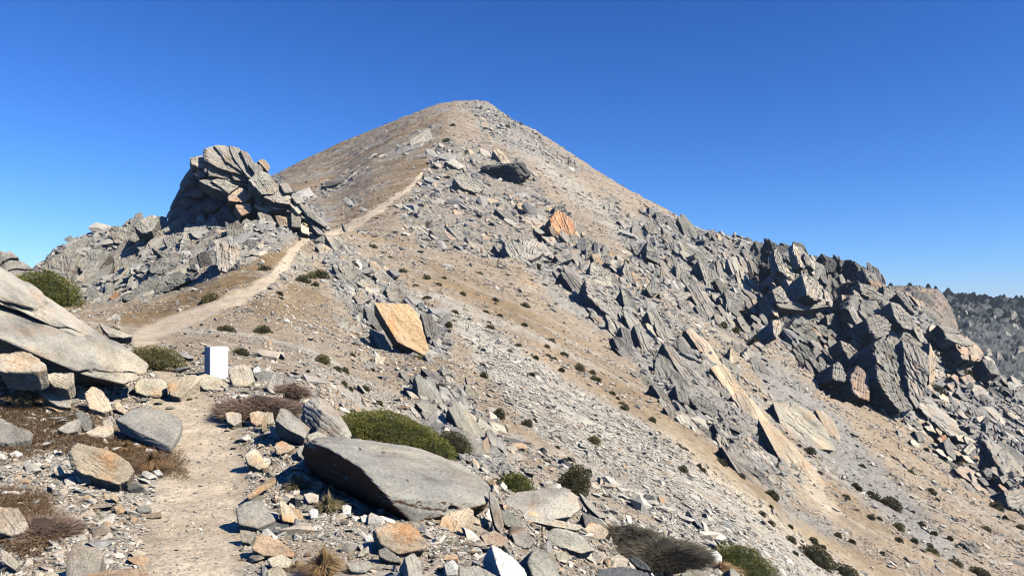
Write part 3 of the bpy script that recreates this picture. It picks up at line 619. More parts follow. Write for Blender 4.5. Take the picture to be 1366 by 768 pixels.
fill(ol3, [(60,362),(110,330),(160,325),(240,340),(262,365),(220,386),(160,406),(100,402),(66,385)], 80, (12, 50), -32, 2.6, 'LMGMG', nrm=(0.25, -0.85, 0.42), lift=0.6)
# --- slabs falling from the saddle past the rust-orange block
osp = outcrop('rock_spur', 'band of grey slabs running down from the saddle to the big orange block', 'outcrop', 500, 400)
parts(osp, [([(433,313),(455,315),(470,335),(466,345),(447,337)],'L'), ([(420,327),(432,324),(446,334),(430,340)],'W'), ([(448,338),(462,338),(474,347),(462,352)],'M'), ([(496,366),(510,357),(529,376),(515,381)],'L'), ([(474,376),(488,370),(511,385),(500,395)],'L'), ([(470,394),(482,385),(497,398),(480,408)],'M'),
 ([(476,345),(484,352),(481,370),(473,352)],'X'), ([(450,355),(466,352),(478,368),(466,376)],'M'), ([(512,382),(536,378),(552,398),(548,404),(520,400)],'M'), ([(442,352),(450,357),(462,377),(456,378)],'G'), ([(455,295),(468,312),(475,322),(462,312)],'G'), ([(485,408),(496,410),(525,448),(522,453),(508,446),(490,425)],'G',{'lift':0.8}), 
 ([(561,417),(575,416),(590,440),(593,464),(573,463)],'G',{'lift':0.6}), ([(493,437),(512,445),(530,477),(521,475),(505,463)],'L'), ([(565,472),(573,470),(588,492),(580,497)],'G'), ([(473,466),(490,470),(499,478),(486,482),(474,478)],'W'), ([(486,483),(500,484),(505,494),(492,496)],'L'), ([(499,474),(515,475),(512,486),(500,486)],'W'),
 ([(428,404),(438,404),(440,416),(430,412)],'M'), ([(445,400),(455,402),(452,408),(445,408)],'M'), ([(461,405),(470,404),(473,416),(464,414)],'M'), ([(448,430),(465,428),(464,442),(450,440)],'L'), ([(466,450),(480,450),(484,462),(470,462)],'G'), ([(470,414),(478,414),(479,424),(471,420)],'D'), ([(556,404),(564,402),(568,412),(560,414)],'D')],
 dcol='L', nrm=(0.35, -0.7, 0.6), thick=0.7, lift=0.5)
fill(osp, [(425,300),(470,318),(560,398),(600,440),(590,480),(520,480),(440,430),(470,405),(430,345)], 66, (9, 28), 42, 2.6, 'LMGLWM', nrm=(0.35, -0.7, 0.6), lift=0.55)
olw = outcrop('rock_slabs', 'smooth grey bedrock slabs cropping out below the big orange block', 'outcrop', 610, 560)
parts(olw, [([(553,500),(575,505),(590,530),(604,560),(570,545),(558,530)],'G'), ([(560,490),(575,492),(602,520),(598,528)],'G'), ([(595,540),(612,532),(640,560),(662,615),(655,625),(620,590)],'M',{'lift':.3}), ([(600,570),(625,572),(655,612),(660,640),(630,612)],'G',{'lift':.3}), ([(538,515),(560,520),(566,530),(545,528)],'M'), ([(553,536),(580,540),(600,556),(570,556)],'M'),
 ([(640,575),(655,570),(668,592),(660,600)],'M'), ([(650,560),(672,566),(680,580),(664,580)],'L'), ([(676,610),(690,602),(700,612),(684,618)],'L'), ([(666,596),(686,592),(692,600),(676,606)],'M'), ([(620,500),(632,520),(640,540),(628,526)],'M')], nrm=(0.35, -0.7, 0.6), thick=0.5, lift=0.25)
fill(olw, [(535,485),(600,490),(660,550),(700,610),(690,640),(650,640),(600,590),(550,550)], 60, (10, 34), 46, 3.0, 'LMGMW', nrm=(0.35, -0.7, 0.6), lift=0.45)
# --- broken face under the summit ridge
of = outcrop('slab_field', 'shattered grey and tan slabs covering the face below the ridge path', 'outcrop', 650, 290)
parts(of, [([(604,237),(615,231),(648,251),(640,258),(616,251)],'L',{'lift':1.4}), ([(593,215),(605,210),(622,222),(612,226)],'L',{'lift':1}), ([(672,320),(680,317),(695,325),(702,350),(692,353),(676,338)],'M',{'lift':1}), ([(694,323),(716,317),(729,335),(712,346),(700,346)],'L',{'lift':.6}), ([(660,278),(680,280),(692,295),(680,298)],'G'),
 ([(688,272),(700,268),(709,280),(696,285)],'C'), ([(572,265),(590,268),(588,275),(574,272)],'L'), ([(645,263),(664,266),(673,275),(655,272)],'P'), ([(572,305),(590,300),(600,320),(586,322)],'G'), ([(596,302),(612,305),(628,325),(612,322)],'G'), ([(657,200),(668,198),(682,218),(672,220)],'P',{'lift':1}), ([(545,188),(566,173),(574,168),(578,184),(560,196),(548,196)],'M')], nrm=(0.35, -0.7, 0.6), thick=0.6, lift=0.5)
fill(of, [(585,195),(640,190),(700,225),(740,275),(770,320),(735,345),(680,330),(610,335),(550,310),(535,285),(560,245)], 80, (8, 26), 33, 3.0, 'LMGTMLT', nrm=(0.3, -0.7, 0.6), lift=0.5)
# --- central crag down to the pale slab strip
oc = outcrop('rock_rib', 'rib of upright grey slabs and fins descending the middle of the slope', 'outcrop', 850, 430)
parts(oc, [([(780,372),(786,366),(808,380),(826,402),(829,412),(824,429),(800,411),(782,392)],'L',{'lift':1.1,'ldir':(.3,.2,.9)}), ([(788,350),(796,348),(815,362),(820,388),(806,380),(786,364)],'L',{'lift':1.2}), ([(769,325),(776,315),(782,319),(780,333),(771,336)],'D',{'lift':1.4}), ([(782,330),(789,322),(790,343),(781,345)],'G',{'lift':1.4}), ([(793,321),(798,323),(799,346),(791,345)],'D',{'lift':1.4}), ([(776,348),(787,346),(788,355),(780,361),(773,356)],'M',{'lift':1.2}),
 ([(739,340),(762,333),(765,345),(748,351)],'M'), ([(745,360),(770,366),(790,400),(770,395)],'G'), ([(862,385),(874,366),(878,390),(868,396)],'G',{'lift':1.2}), ([(878,390),(893,382),(912,384),(926,392),(903,400),(898,411),(882,402)],'L',{'lift':.4}), ([(862,320),(868,319),(882,345),(880,352),(862,343)],'G',{'lift':1.6}),
 ([(858,300),(868,290),(880,312),(866,312)],'G',{'lift':1.2}), ([(874,283),(884,284),(890,300),(880,305)],'G',{'lift':1.3}), ([(845,432),(853,430),(864,450),(881,500),(870,492),(858,470)],'M',{'lift':1.0}), ([(827,433),(840,436),(850,478),(842,480),(832,456)],'G',{'lift':.8}), ([(828,384),(846,400),(856,430),(842,424),(832,405)],'M'),
 ([(882,455),(898,462),(930,495),(957,530),(944,530),(908,500)],'M',{'lift':.9}), ([(862,415),(874,410),(890,440),(905,455),(892,452),(872,438)],'M',{'lift':.9}), ([(888,412),(902,410),(914,425),(908,450),(897,436)],'M',{'lift':.4}), ([(902,398),(922,402),(926,414),(912,420)],'G',{'lift':.1}), ([(880,470),(895,480),(905,505),(892,500)],'G'),
 ([(918,528),(935,528),(960,545),(952,556),(930,545)],'G'), ([(868,510),(885,518),(905,550),(890,545)],'M'), ([(900,512),(916,525),(922,540),(905,535)],'G'), ([(835,345),(845,372),(842,382),(830,362)],'M'), ([(950,560),(975,590),(990,612),(972,604)],'G'), ([(960,590),(990,620),(1012,650),(990,640)],'M')], nrm=(0.32, -0.75, 0.55), thick=0.8, lift=0.8)
fill(oc, [(735,330),(770,325),(830,380),(880,400),(935,460),(950,500),(1010,570),(1060,640),(1050,670),(960,600),(900,560),(850,500),(800,430),(750,380)], 72, (14, 62), 50, 3.6, 'LMGGML', nrm=(0.32, -0.75, 0.55), lift=0.75)
# --- upper right broken cliff
ou = outcrop('rock_cliff', 'grey streaked cliff band below the right-hand skyline', 'cliff', 920, 360)
parts(ou, [([(905,325),(925,330),(955,345),(958,362),(935,350),(910,336)],'M'), ([(930,345),(958,362),(955,400),(942,380)],'M'), ([(900,352),(914,350),(924,372),(916,380),(902,372)],'L'), ([(915,380),(930,378),(948,400),(960,440),(940,425),(925,400)],'M'), ([(955,345),(962,350),(972,385),(964,400),(958,375)],'M'), ([(978,338),(1000,332),(1010,338),(990,345)],'D'), ([(945,308),(955,305),(955,320),(946,318)],'G',{'lift':1.4}), ([(957,312),(963,314),(963,322),(958,321)],'P'), ([(965,388),(985,392),(990,415),(975,418)],'M')], nrm=(0.25, -0.85, 0.42), thick=0.6, lift=0.5)
fill(ou, [(835,300),(870,285),(940,310),(1000,325),(1010,390),(1000,440),(945,425),(890,390),(850,345)], 76, (14, 66), 50, 3.2, 'MGGLM', nrm=(0.25, -0.85, 0.42), lift=0.6)
# --- right crags
oa = outcrop('rock_crag', 'rounded cluster of pale standing slabs below the right skyline, black hollow on its left', 'crag', 1070, 420)
parts(oa, [([(1062,337),(1070,331),(1082,343),(1096,364),(1089,369),(1076,358)],'L'), ([(1052,344),(1060,340),(1076,362),(1074,368),(1062,362)],'M'), ([(1070,364),(1088,366),(1096,374),(1099,400),(1088,400),(1076,392)],'L'), ([(1049,372),(1058,374),(1078,397),(1066,398),(1054,386)],'L'), ([(1030,386),(1042,380),(1055,403),(1046,404),(1036,402)],'M'), ([(1026,386),(1032,398),(1036,404),(1028,398)],'G'),
 ([(1020,394),(1030,400),(1040,415),(1041,424),(1033,420)],'W'), ([(1031,426),(1041,427),(1044,440),(1036,452),(1032,444)],'W'), ([(1026,368),(1032,366),(1034,376),(1028,378)],'W'), ([(1044,352),(1052,352),(1052,362),(1045,360)],'W'), ([(1080,338),(1088,344),(1100,362),(1094,362)],'L'), ([(1030,398),(1060,408),(1090,405),(1110,408),(1070,414),(1040,410)],'M'), ([(1098,385),(1108,390),(1110,402),(1102,402)],'L'), ([(1084,398),(1102,398),(1104,406),(1090,406)],'L')], nrm=(0.5, -0.65, 0.5), thick=1.0, lift=1.8)
solid('crag_core', [at(*p) for p in [(1040,350,118),(1062,332,121),(1098,362,122),(1102,402,116),(1060,412,112),(1034,410,113),(1028,380,117),(1045,345,132),(1100,350,134),(1110,410,128),(1030,400,125)]], 'G', parent=oa, layers=0.9, cracks=1.0, res=6)
fill(oa, [(1040,345),(1070,332),(1100,365),(1102,402),(1040,408),(1030,380)], 26, (10, 24), 62, 2.6, 'LMGW', nrm=(0.5, -0.65, 0.5), lift=2.2, thick=1.0, Y=115)
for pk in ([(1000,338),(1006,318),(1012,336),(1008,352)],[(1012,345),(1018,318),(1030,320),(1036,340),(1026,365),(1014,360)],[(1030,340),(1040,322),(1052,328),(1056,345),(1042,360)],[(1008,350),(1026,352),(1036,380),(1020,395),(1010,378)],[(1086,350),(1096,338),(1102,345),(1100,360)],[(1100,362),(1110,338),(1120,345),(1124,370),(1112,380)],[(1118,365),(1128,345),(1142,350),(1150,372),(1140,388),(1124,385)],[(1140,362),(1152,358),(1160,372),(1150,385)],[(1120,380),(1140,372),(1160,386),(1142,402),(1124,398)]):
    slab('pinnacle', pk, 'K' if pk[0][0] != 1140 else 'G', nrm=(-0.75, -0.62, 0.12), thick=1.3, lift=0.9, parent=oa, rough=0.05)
ob = outcrop('rock_bastion', 'largest right-hand crag, a tall smooth grey column capped by cracked blocks', 'crag', 1190, 550)
parts(ob, [([(1164,462),(1170,452),(1186,447),(1198,452),(1208,480),(1214,530),(1200,512),(1186,496),(1170,482)],'M',{'ldir':(1,.2,.1)}), ([(1204,454),(1224,462),(1240,474),(1242,500),(1232,520),(1225,546),(1214,530),(1210,486)],'M',{'ldir':(1,.2,.1)}), ([(1168,484),(1186,498),(1202,516),(1214,536),(1222,546),(1202,550),(1184,528),(1172,508)],'M',{'ldir':(1,.2,.1)}),
 ([(1156,424),(1166,418),(1178,420),(1191,434),(1190,444),(1170,452),(1160,440)],'M'), ([(1188,402),(1200,405),(1215,420),(1218,440),(1206,438),(1192,420)],'L'), ([(1190,433),(1215,444),(1236,462),(1228,468),(1206,454),(1193,448)],'M'), ([(1131,412),(1138,408),(1153,436),(1152,444),(1146,440)],'L',{'lift':2.6}), ([(1138,386),(1145,388),(1154,404),(1152,416),(1143,408)],'W',{'lift':2.4}), ([(1122,392),(1130,395),(1132,412),(1126,414)],'W',{'lift':2.4}), ([(1145,376),(1165,380),(1186,400),(1168,402),(1150,392)],'M'),
 ([(1178,380),(1192,386),(1190,404),(1180,400)],'M'), ([(1158,372),(1172,372),(1186,384),(1178,396),(1166,388)],'T'), ([(1134,502),(1145,486),(1160,500),(1162,535),(1146,530),(1138,522)],'T',{'lift':.9}), ([(1240,452),(1250,478),(1248,508),(1240,512),(1238,480)],'P'), ([(1120,452),(1134,458),(1150,475),(1140,480),(1126,468)],'M',{'lift':2}), ([(1112,485),(1120,480),(1130,500),(1128,510),(1110,506)],'M'), ([(1128,470),(1142,472),(1150,486),(1136,488)],'G'),
 ([(1216,434),(1232,446),(1240,460),(1228,456)],'L'), ([(1196,390),(1210,395),(1222,420),(1212,412)],'G')], nrm=(0.42, -0.78, 0.42), thick=0.8, lift=1.4)
solid('crag_core', [at(*p) for p in [(1120,412,101),(1140,395,106),(1190,400,108),(1235,460,103),(1240,505,98),(1225,546,92),(1190,545,90),(1168,520,91.5),(1158,485,93),(1146,455,94),(1128,450,95),(1110,440,108),(1110,470,106),(1120,395,118),(1230,440,112),(1160,540,100)]], 'G', parent=ob, layers=0.7, ldir=(1, .2, .2), res=6, cracks=.8)
fill(ob, [(1140,385),(1190,392),(1235,455),(1240,500),(1225,540),(1170,500),(1155,440)], 30, (12, 30), 58, 2.2, 'MGML', nrm=(0.42, -0.78, 0.42), lift=2.0, thick=1.0)
fill(ob, [(1095,480),(1140,470),(1165,530),(1140,540),(1110,520)], 14, (9, 22), 58, 2.0, 'MTGL', nrm=(0.35, -0.78, 0.5), lift=1.0)
orr = outcrop('rock_tumble', 'chaos of huge fallen grey blocks at the right edge below the column crag', 'outcrop', 1300, 580)
BR = [([(1222,534),(1245,538),(1266,550),(1285,578),(1272,582),(1252,562),(1234,552)],'L'), ([(1311,580),(1322,582),(1336,598),(1366,618),(1375,650),(1342,636),(1326,610)],'M'), ([(1338,650),(1368,652),(1380,690),(1346,674)],'M'), ([(1285,600),(1297,588),(1304,596),(1292,607)],'L'), ([(1272,622),(1280,628),(1294,649),(1284,644)],'L'), ([(1310,540),(1325,541),(1350,570),(1346,575),(1330,560)],'L'), ([(1337,572),(1366,588),(1375,606),(1347,583)],'L'),
 ([(1293,463),(1301,462),(1308,477),(1296,480)],'P'), ([(1281,502),(1294,498),(1303,508),(1292,516)],'T'), ([(1294,514),(1309,511),(1321,526),(1302,528)],'L'), ([(1258,588),(1266,582),(1274,598),(1276,614),(1264,604)],'M'), ([(1294,628),(1300,630),(1306,642),(1298,644)],'L'), ([(1197,572),(1206,570),(1210,580),(1200,584)],'W'), ([(1220,572),(1232,575),(1236,588),(1226,590)],'G'), ([(1255,580),(1262,579),(1265,586),(1258,588)],'R',{}), ([(1302,556),(1314,552),(1318,574),(1312,576)],'W'), ([(1270,485),(1285,486),(1296,500),(1282,500)],'G'), ([(1310,478),(1324,480),(1336,500),(1322,498)],'G'), ([(1258,440),(1280,446),(1300,458),(1290,462),(1264,452)],'M'), ([(1250,432),(1270,436),(1282,444),(1262,444)],'M')]
parts(orr, BR, nrm=(0.5, -0.6, 0.62), thick=0.7, lift=0.45)
fill(orr, [(1240,430),(1300,455),(1366,515),(1400,560),(1400,700),(1330,650),(1270,590),(1220,550),(1245,510)], 74, (12, 48), 40, 2.5, 'LMGGWT', nrm=(0.5, -0.55, 0.6), lift=1.1)
for nm_, lb_, c_, pl_, n_, s_, a_, cc_, nr_, lf_ in (
 ('rock_cliff', 'rough grey crags on the right skyline above the black hollows', (1060, 350), [(1000,322),(1060,328),(1150,362),(1200,388),(1180,410),(1100,400),(1040,380),(1000,370)], 95, (10, 30), 70, 'MGGGK', (-0.2,-0.9,0.3), 1.1),
 ('rock_tumble', 'steep broken ground between the two right-hand crags', (1080, 460), [(1000,390),(1050,410),(1120,410),(1140,470),(1130,520),(1080,490),(1010,450)], 80, (8, 26), 45, 'MGGTM', (0.1,-0.85,0.4), .5),
 ('rock_rib', 'lower grey fins and blocks beside the long cream slab strip', (960, 540), [(905,440),(1000,470),(1060,540),(1100,560),(1040,590),(1080,650),(1000,610),(940,520)], 80, (8, 28), 50, 'LMGTM', (0.32,-0.75,0.55), .8),
 ('rock_rib', 'blocky grey rocks along the top of the central rib', (790, 320), [(735,275),(775,310),(830,345),(870,380),(850,400),(790,350),(740,330)], 70, (7, 20), 55, 'LMGTB', (0.35,-0.75,0.5), .8),
 ('rock_tumble', 'mixed pale blocks strewn under the column crag', (1250, 600), [(1170,550),(1230,550),(1300,620),(1340,670),(1366,700),(1290,660),(1200,600)], 70, (6, 18), 38, 'LWMTG', (0.5,-0.55,0.6), .8)):
    oo = outcrop(nm_, lb_, 'outcrop', *c_); fill(oo, pl_, n_, (s_[0]*1.15, s_[1]*1.7), a_, 3.0, cc_, nrm=nr_, lift=lf_*0.8)
# --- pale slabs lying on the slope
def thing(name, label, cat, poly, col, group=None, **k):
    o = slab(name, poly, col, **k); tag(o, label, cat, group); return o
thing('boulder', 'big flat rust-orange block jutting from the grey spur', 'boulder', [(496,402),(546,404),(561,421),(573,467),(566,474),(530,456),(512,425)], 'O', Y=(hit(545,470) or 28)-0.4, nrm=(0.35,-0.82,0.42), thick=0.45, lift=0.3, res=6, layers=0.25, cracks=0).color = (.58,.41,.25,1)
for lb_, pl_ in (('long pale narrow slab lying down the slope, topmost piece of the cream strip', [(911,436),(922,436),(948,459),(967,488),(952,494),(930,463)]),
 ('pale narrow slab directly below the topmost piece of the cream strip', [(947,489),(966,483),(980,502),(993,522),(976,531)]),
 ('third pale piece of the cream strip, beside dark grey fins', [(974,526),(993,517),(1004,536),(1014,560),(1004,563),(988,546)])):
    thing('leaning_slab', lb_, 'slab', pl_, 'P', nrm=(0.33,-0.7,0.62), thick=0.6, lift=2.6, cracks=0.12, res=5)
thing('leaning_slab', 'long pale strip of slab ending in a point low on the slope', 'slab', [(1010,556),(1026,560),(1064,596),(1096,638),(1131,692),(1118,692),(1078,657),(1040,612)], 'P', nrm=(0.35,-0.65,0.68), thick=0.5, lift=1.1, cracks=0.12)
thing('leaning_slab', 'thin pale slab filling the strip between the upper cream slab and the pointed one', 'slab', [(990,524),(1003,530),(1030,566),(1040,590),(1024,582),(1004,556)], 'P', nrm=(0.35,-0.65,0.68), thick=0.5, lift=1.0, cracks=0)
thing('leaning_slab', 'small pale triangular slab standing right of the cream strip', 'slab', [(974,461),(979,470),(997,500),(992,501),(973,484)], 'P', nrm=(0.4,-0.8,0.45), thick=0.8, lift=1.4)
thing('boulder', 'large tilted diamond-shaped block with grey face and cream edge', 'boulder', [(1030,535),(1056,533),(1086,548),(1106,572),(1118,602),(1095,597),(1063,596),(1046,578)], (.42,.375,.30,.5), nrm=(0.3,-0.72,0.62), thick=0.5, lift=1.8, res=6, cracks=0.12)
thing('leaning_slab', 'narrow cream slab leaning on the right side of the diamond-shaped block', 'slab', [(1087,545),(1098,547),(1112,558),(1128,600),(1124,606),(1110,590),(1098,566)], 'P', nrm=(0.45,-0.7,0.5), thick=0.5, lift=1.8, cracks=0)
thing('boulder', 'small grey block with black shaded left face above the diamond-shaped block', 'boulder', [(998,462),(1012,455),(1024,462),(1022,470),(1010,474)], 'L', nrm=(0.4,-0.7,0.55), thick=0.9, lift=0.9)
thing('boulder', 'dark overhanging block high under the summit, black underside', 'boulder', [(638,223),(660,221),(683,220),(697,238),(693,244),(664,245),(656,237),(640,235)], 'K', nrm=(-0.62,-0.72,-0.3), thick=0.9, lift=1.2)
thing('boulder', 'rust-stained upright block beside a deep black hollow high on the slope', 'boulder', [(732,293),(744,276),(761,288),(770,306),(766,318),(743,317)], 'O', nrm=(0.45,-0.8,0.4), thick=0.7, lift=3.2, cracks=0).color = (.50,.30,.18,.6)
thing('boulder', 'dark grey fin standing just behind the rust-stained upright block', 'boulder', [(736,288),(742,270),(750,267),(764,288),(768,304),(752,284)], 'G', nrm=(0.45,-0.8,0.4), thick=1.0, lift=1.2)
thing('boulder', 'grey-white slab sunk in scree in the middle of the slope, dark on its left', 'boulder', [(746,580),(754,579),(766,592),(768,602),(752,594)], 'L', nrm=(0.5,-0.6,0.6), thick=0.9, lift=0.9)
thing('boulder', 'lone dark-sided block among the shrubs at lower right', 'boulder', [(1283,722),(1296,718),(1306,728),(1314,744),(1302,740)], 'G', nrm=(0.6,-0.45,0.6), thick=1.2, lift=0.9)
thing('boulder', 'grey boulder on the upper slope just under the right skyline', 'boulder', [(806,272),(815,268),(828,285),(822,294),(810,290)], 'M', nrm=(0.3,-0.8,0.5), thick=0.8, lift=0.9)
thing('boulder', 'pale grey rock on the brown grass below the ledges, beside a shrub', 'boulder', [(136,430),(150,418),(161,418),(160,428),(146,436)], 'L', nrm=(0.3,-0.7,0.6), thick=0.8, lift=0.5)
thing('boulder', 'white rock beside the path where it climbs across the grass', 'boulder', [(293,412),(302,408),(306,420),(296,421)], 'W', nrm=(0.3,-0.7,0.6), thick=0.8, lift=0.6)

osm = outcrop('summit_rocks', 'small grey rocks along the right-hand skyline of the summit', 'outcrop', 700, 185)
fill(osm, [(604,139),(630,136),(662,141),(740,198),(810,238),(900,288),(880,290),(790,242),(700,196),(640,166)], 90, (3.5, 10), 35, 2.0, 'LMGGT', nrm=(0.3,-0.75,0.5), lift=.8)
osl = outcrop('summit_rocks', 'grey rock patches streaking the brown left flank of the summit', 'outcrop', 520, 205)
fill(osl, [(425,246),(500,206),(572,168),(580,186),(540,210),(480,238),(440,262),(420,268)], 70, (4, 13), -28, 2.6, 'LMMG', nrm=(-0.1,-0.85,0.5), lift=.5)

otr = outcrop('rock_ridge', 'tan and grey crag on the ridge behind the right-hand crags', 'outcrop', 1235, 415, 215)
fill(otr, [(1180,380),(1240,393),(1262,402),(1278,445),(1240,432),(1200,400)], 70, (5, 17), 60, 2.4, 'TMBTG', nrm=(0.1,-0.9,0.35), lift=1.0, ymin=165)
ofr = outcrop('rock_ridge', 'broken grey cliffs on the distant wooded ridge at far right', 'cliff', 1320, 430, 440)
fill(ofr, [(1255,410),(1366,414),(1420,420),(1420,520),(1340,500),(1290,470),(1262,440)], 90, (6, 26), 66, 2.6, 'GMDGM', nrm=(0.35,-0.85,0.3), lift=1.4, ymin=290)
# ---------------------------------------------------------------- foreground rocks
def rock(label, poly, col, cat='rock', name=None, group=None, nrm=(0.20, -0.66, 0.72), thick=0.95, lift=0.3, base=None, Y=None, **k):
    ys = max(p[1] for p in poly); xs = sum(p[0] for p in poly)/len(poly)
    if Y is None: Y = (hit(xs, ys-2) or 6)*0.985
    o = slab(name or cat, poly, col, Y=Y, nrm=nrm, thick=thick, lift=lift, **k); tag(o, label, cat, group); return o
def block(label, pts, col, Y, cat='boulder', name='boulder', **k):
    """explicit corners: (px, py, offset in metres from Y)"""
    o = solid(name, [at(p[0], p[1], Y+p[2]) for p in pts], col, **k); tag(o, label, cat); return o
# the great boulder beside the path
YB = 6.6
block('huge pale grey boulder right of the path, its left underside in deep brown-black shade',
 [(403,590,.25),(428,582,.5),(480,584,.9),(560,598,1.25),(624,618,1.35),(652,640,1.2),(656,672,.75),(600,688,.3),(549,697,-.05),(512,662,-.35),(474,622,-.30),(440,600,-.05),
  (403,606,.75),(412,632,1.0),(450,664,1.15),(500,690,.95),(545,698,.45),(650,684,1.2),(420,600,1.5),(600,640,1.9),(500,650,1.9),(600,690,1.3)], (.35,.333,.30,.12), YB, rough=0.03, layers=0.1, res=6, sharp=110, pit=0.5)
_b = bpy.data.objects['boulder'] if 'boulder' in bpy.data.objects else None
_b = [o for o in COL.objects if o.get('label', '').startswith('huge pale grey boulder')][0]
M_UNDERSHADE = rock_material('shaded_brown_rock', 3.0, 3.0, 0.05)  # brown underside, darkened so that its shade is painted into the colour
for n_ in M_UNDERSHADE.node_tree.nodes:
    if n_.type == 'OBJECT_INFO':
        tint = M_UNDERSHADE.node_tree.nodes.new('ShaderNodeMix'); tint.data_type = 'RGBA'; tint.blend_type = 'MULTIPLY'; tint.inputs[0].default_value = 1; tint.inputs[7].default_value = (.42, .27, .19, 1)
        for l_ in list(M_UNDERSHADE.node_tree.links):
            if l_.from_node == n_ and l_.from_socket.name == 'Color': M_UNDERSHADE.node_tree.links.new(tint.outputs[2], l_.to_socket)
        M_UNDERSHADE.node_tree.links.new(n_.outputs['Color'], tint.inputs[6])
_b.data.materials.append(M_UNDERSHADE); R3 = _b.rotation_euler.to_matrix()
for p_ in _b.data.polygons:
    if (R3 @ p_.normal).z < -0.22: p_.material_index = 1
# split slabs at the left edge
YL = 10.6
block('long smooth grey-white slab across the left edge, the lower of two stacked slabs',
 [(-70,395,-.5),(0,402,-.1),(60,432,.0),(112,440,.3),(162,455,.5),(198,486,.5),(190,506,.1),(168,514,-.2),(118,504,-.5),(58,477,-.9),(0,447,-1.2),(-70,425,-1.5),(0,470,.2),(100,515,.6),(160,515,.8),(-60,440,1.6),(100,470,2.2),(180,490,1.4)], 'L', YL, rough=0.02, layers=0.35, ldir=(0.35,-0.1,0.93), res=6)
block('upper grey-white slab at the left edge, split from the slab beneath by a black gap',
 [(-70,318,.4),(0,356,.3),(46,380,.3),(90,414,.3),(140,450,.35),(170,478,.3),(150,472,.0),(110,452,-.2),(66,428,-.3),(58,414,-.45),(0,394,-.7),(-70,372,-1.0),(-60,372,1.4),(0,400,.6),(60,425,.8),(130,460,1.2),(0,366,1.8),(100,430,1.6)], 'L', YL+0.2, rough=0.022, layers=0.4, ldir=(0.35,-0.1,0.93), res=6)
block('weathered grey rock tip at the far left skyline', [(-60,345,0),(0,333,0),(14,334,.1),(34,350,.2),(50,362,.3),(20,380,0),(-60,400,0),(0,350,1.5),(40,375,1.2),(-60,380,2)], 'L', 13.5, rough=0.04)
